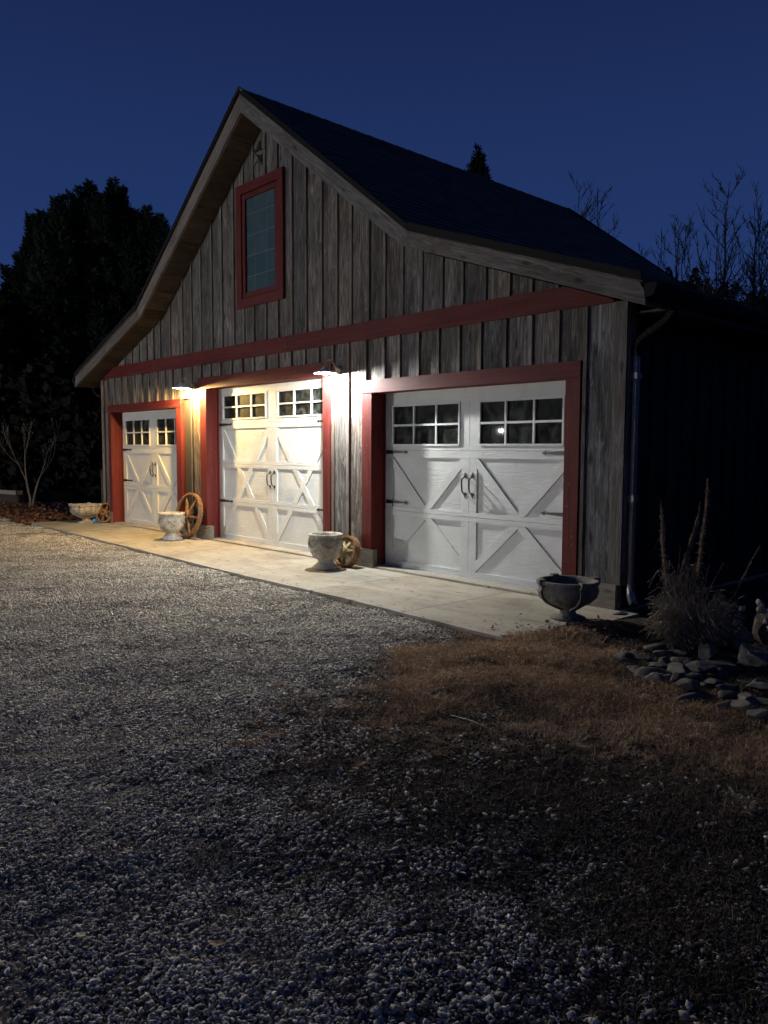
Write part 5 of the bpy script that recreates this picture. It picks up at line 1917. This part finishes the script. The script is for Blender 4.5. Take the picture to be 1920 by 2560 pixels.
BT = 'bare trees beyond the roof'
def bare(dirx, diry, dist, h, r, seed, label, leaders=1, gap=.7, reach=.20, leafy=0.0, twigs=5):
    """bare hardwood: upright leaders, rising side limbs and fine twigs; h is the height of the tallest leader"""
    rr = random.Random(seed)
    P = thing('bare_tree', label, 'tree', (dirx * dist, -6.54 + diry * dist, -.05), None, BT)
    mb = MB()
    lv = []
    for q in range(leaders):
        hh = h * (1 if q == 0 else rr.uniform(.80, .97))
        a0 = rr.uniform(0, 6.28)
        off = Vector((math.cos(a0), math.sin(a0), 0)) * gap * (0 if q == 0 else rr.uniform(.6, 1.3))
        n = 16
        pts, rad = [], []
        w = Vector((0, 0, 0))
        for i in range(n + 1):
            t = i / n
            w = w + Vector((rr.uniform(-1, 1), rr.uniform(-1, 1), 0)) * h * .006
            pts.append(Vector((0, 0, hh * t)) + off * min(1, t * 2.2) + w)
            rad.append(max(.010, r * (1 if q == 0 else .75) * (1 - t) ** .9))
        v, f = tube(pts, rad, 6, False)
        mb.add(v, f)
        for k in range(int(30 * (hh / 10))):
            t = rr.uniform(.26, .985)
            i = min(n - 1, int(t * n))
            p = pts[i].lerp(pts[i + 1], t * n - i)
            L = hh * reach * (.25 + .95 * (1 - t)) * rr.uniform(.6, 1.25)
            a = rr.uniform(0, 6.28)
            d = Vector((math.cos(a), math.sin(a), rr.uniform(.5, 1.3))).normalized()
            lp, lr = [p.copy()], [max(.011, rad[i] * .5)]
            c = p.copy()
            for m_ in range(5):
                d = (d + Vector((rr.uniform(-.35, .35), rr.uniform(-.35, .35), rr.uniform(-.05, .38)))).normalized()
                c = c + d * L / 5
                lp.append(c.copy())
                lr.append(max(.009, lr[0] * (1 - .17 * (m_ + 1))))
                for tw in range(max(1, twigs // 3) if m_ else 0):
                    e = (d + Vector((rr.uniform(-1, 1), rr.uniform(-1, 1), rr.uniform(-.1, .9)))).normalized() * L * rr.uniform(.14, .38)
                    md = c + e * .5 + Vector((rr.uniform(-.04, .04), rr.uniform(-.04, .04), .03))
                    v, f = tube([c, md, c + e], [.010, .0085, .006], 3, False)
                    mb.add(v, f)
                    if rr.random() < .6:
                        g = md + (e * .5 + Vector((rr.uniform(-.15, .15), rr.uniform(-.15, .15), .12))) * .8
                        v, f = tube([md, g], [.0075, .005], 3, False)
                        mb.add(v, f)
                    if leafy and c.z < h * .66:
                        lv.append(c + e)
            v, f = tube(lp, lr, 4, False)
            mb.add(v, f)
    mb.build('trunk', M_BARK, P, False, True)
    if lv:
        V = []
        for q in lv:
            for j in range(9):
                if rr.random() > leafy:
                    continue
                c = np.array(q) + np.array([rr.gauss(0, .13), rr.gauss(0, .13), rr.gauss(0, .11)])
                sz = rr.uniform(.03, .065)
                a, b = rng.normal(size=3), rng.normal(size=3)
                a /= np.linalg.norm(a)
                b -= a * (a @ b)
                b /= np.linalg.norm(b)
                V.append([c - a * sz, c - b * sz * .7, c + a * sz, c + b * sz * .7])
        V = np.array(V)
        link('foliage', fast_mesh(V.reshape(-1, 3), np.arange(len(V) * 4).reshape(-1, 4), None, 'foliage'), M_DEADLEAF, P, (0, 0, 0), None, True)
bare(-.560, .829, 30, 11.1, .11, 41, 'thin bare treetop poking above the roof near the ridge end', 5, 1.2, .26, 0, 8)
bare(-.530, .848, 30, 9.6, .08, 42, 'small bare twigs behind the sloping rear rake', 2, .6, .16)
bare(-.492, .871, 30, 8.7, .08, 47, 'bare crown low behind the roof slope', 2, .5, .15)
bare(-.476, .880, 28, 8.9, .08, 43, 'slender bare tree with upright twigs between roof and leafy trees', 2, .45, .13)
bare(-.452, .892, 27, 7.7, .06, 44, 'short bare tree standing low beside the slender one', 2, .5, .15)
bare(-.408, .913, 27, 9.8, .13, 45, 'tall many stemmed tree keeping dead leaves on its lower limbs', 6, 1.3, .27, .8, 8)
bare(-.384, .923, 28, 9.4, .12, 46, 'outermost bare tree cut by the picture edge with leafy lower limbs', 5, 1.2, .27, .8, 8)

# dark wood at the back: one mass
def woodland():
    n = 150000
    V = np.zeros((n, 4, 3))
    # two stretches: behind the drive's far end, and the slope behind the barn
    k = 0
    r = np.random.default_rng(77)
    ang = r.uniform(0, 1, n)
    first = r.random(n) < .42
    # stretch one: bearings from far past the picture edge to behind the barn
    th1 = np.radians(150 + 45 * ang)
    d1 = r.uniform(25, 42, n)
    # the slope on the other side
    th2 = np.radians(8 + 118 * ang)
    d2 = np.where(ang < .6, r.uniform(17, 26, n), r.uniform(36, 48, n))  # unseen nearer trees added to keep skylight off the side wall
    x = np.where(first, d1 * np.cos(th1), d2 * np.cos(th2))
    y = -6.54 + np.where(first, d1 * np.sin(th1), d2 * np.sin(th2))
    top1 = 5.0 + 1.2 * np.sin(ang * 23) + .9 * np.sin(ang * 57 + 1)
    bear = np.degrees(th2)
    top2 = np.interp(bear, [8, 60, 86, 100, 108, 111.2, 113, 115.5, 118, 126], [7.5, 8.0, 5.0, 5.4, 7.2, 8.0, 8.5, 9.3, 9.6, 9.6]) * d2 / 40 + .35 * np.sin(bear * 3.1) + .25 * np.sin(bear * 7.7)
    top = np.where(first, top1 * d1 / 30, top2)
    z = top * r.random(n) ** .75
    s = r.uniform(.06, .22, n) * np.where(d1 > 0, 1.0, 1.0)
    a = r.normal(size=(n, 3))
    a /= np.linalg.norm(a, axis=1)[:, None]
    b = r.normal(size=(n, 3))
    b -= a * (a * b).sum(1)[:, None]
    b /= np.linalg.norm(b, axis=1)[:, None]
    c = np.stack([x, y, z], 1)
    V[:, 0], V[:, 1], V[:, 2], V[:, 3] = c - a * s[:, None], c - b * s[:, None] * .7, c + a * s[:, None], c + b * s[:, None] * .7
    o = link('woodland', fast_mesh(V.reshape(-1, 3), np.arange(4 * n).reshape(-1, 4), np.repeat(r.random(n), 4), 'woodland'), M_WOODLAND)
    o['kind'] = 'stuff'
    o['label'] = 'dark wood closing the view behind the barn'
woodland()
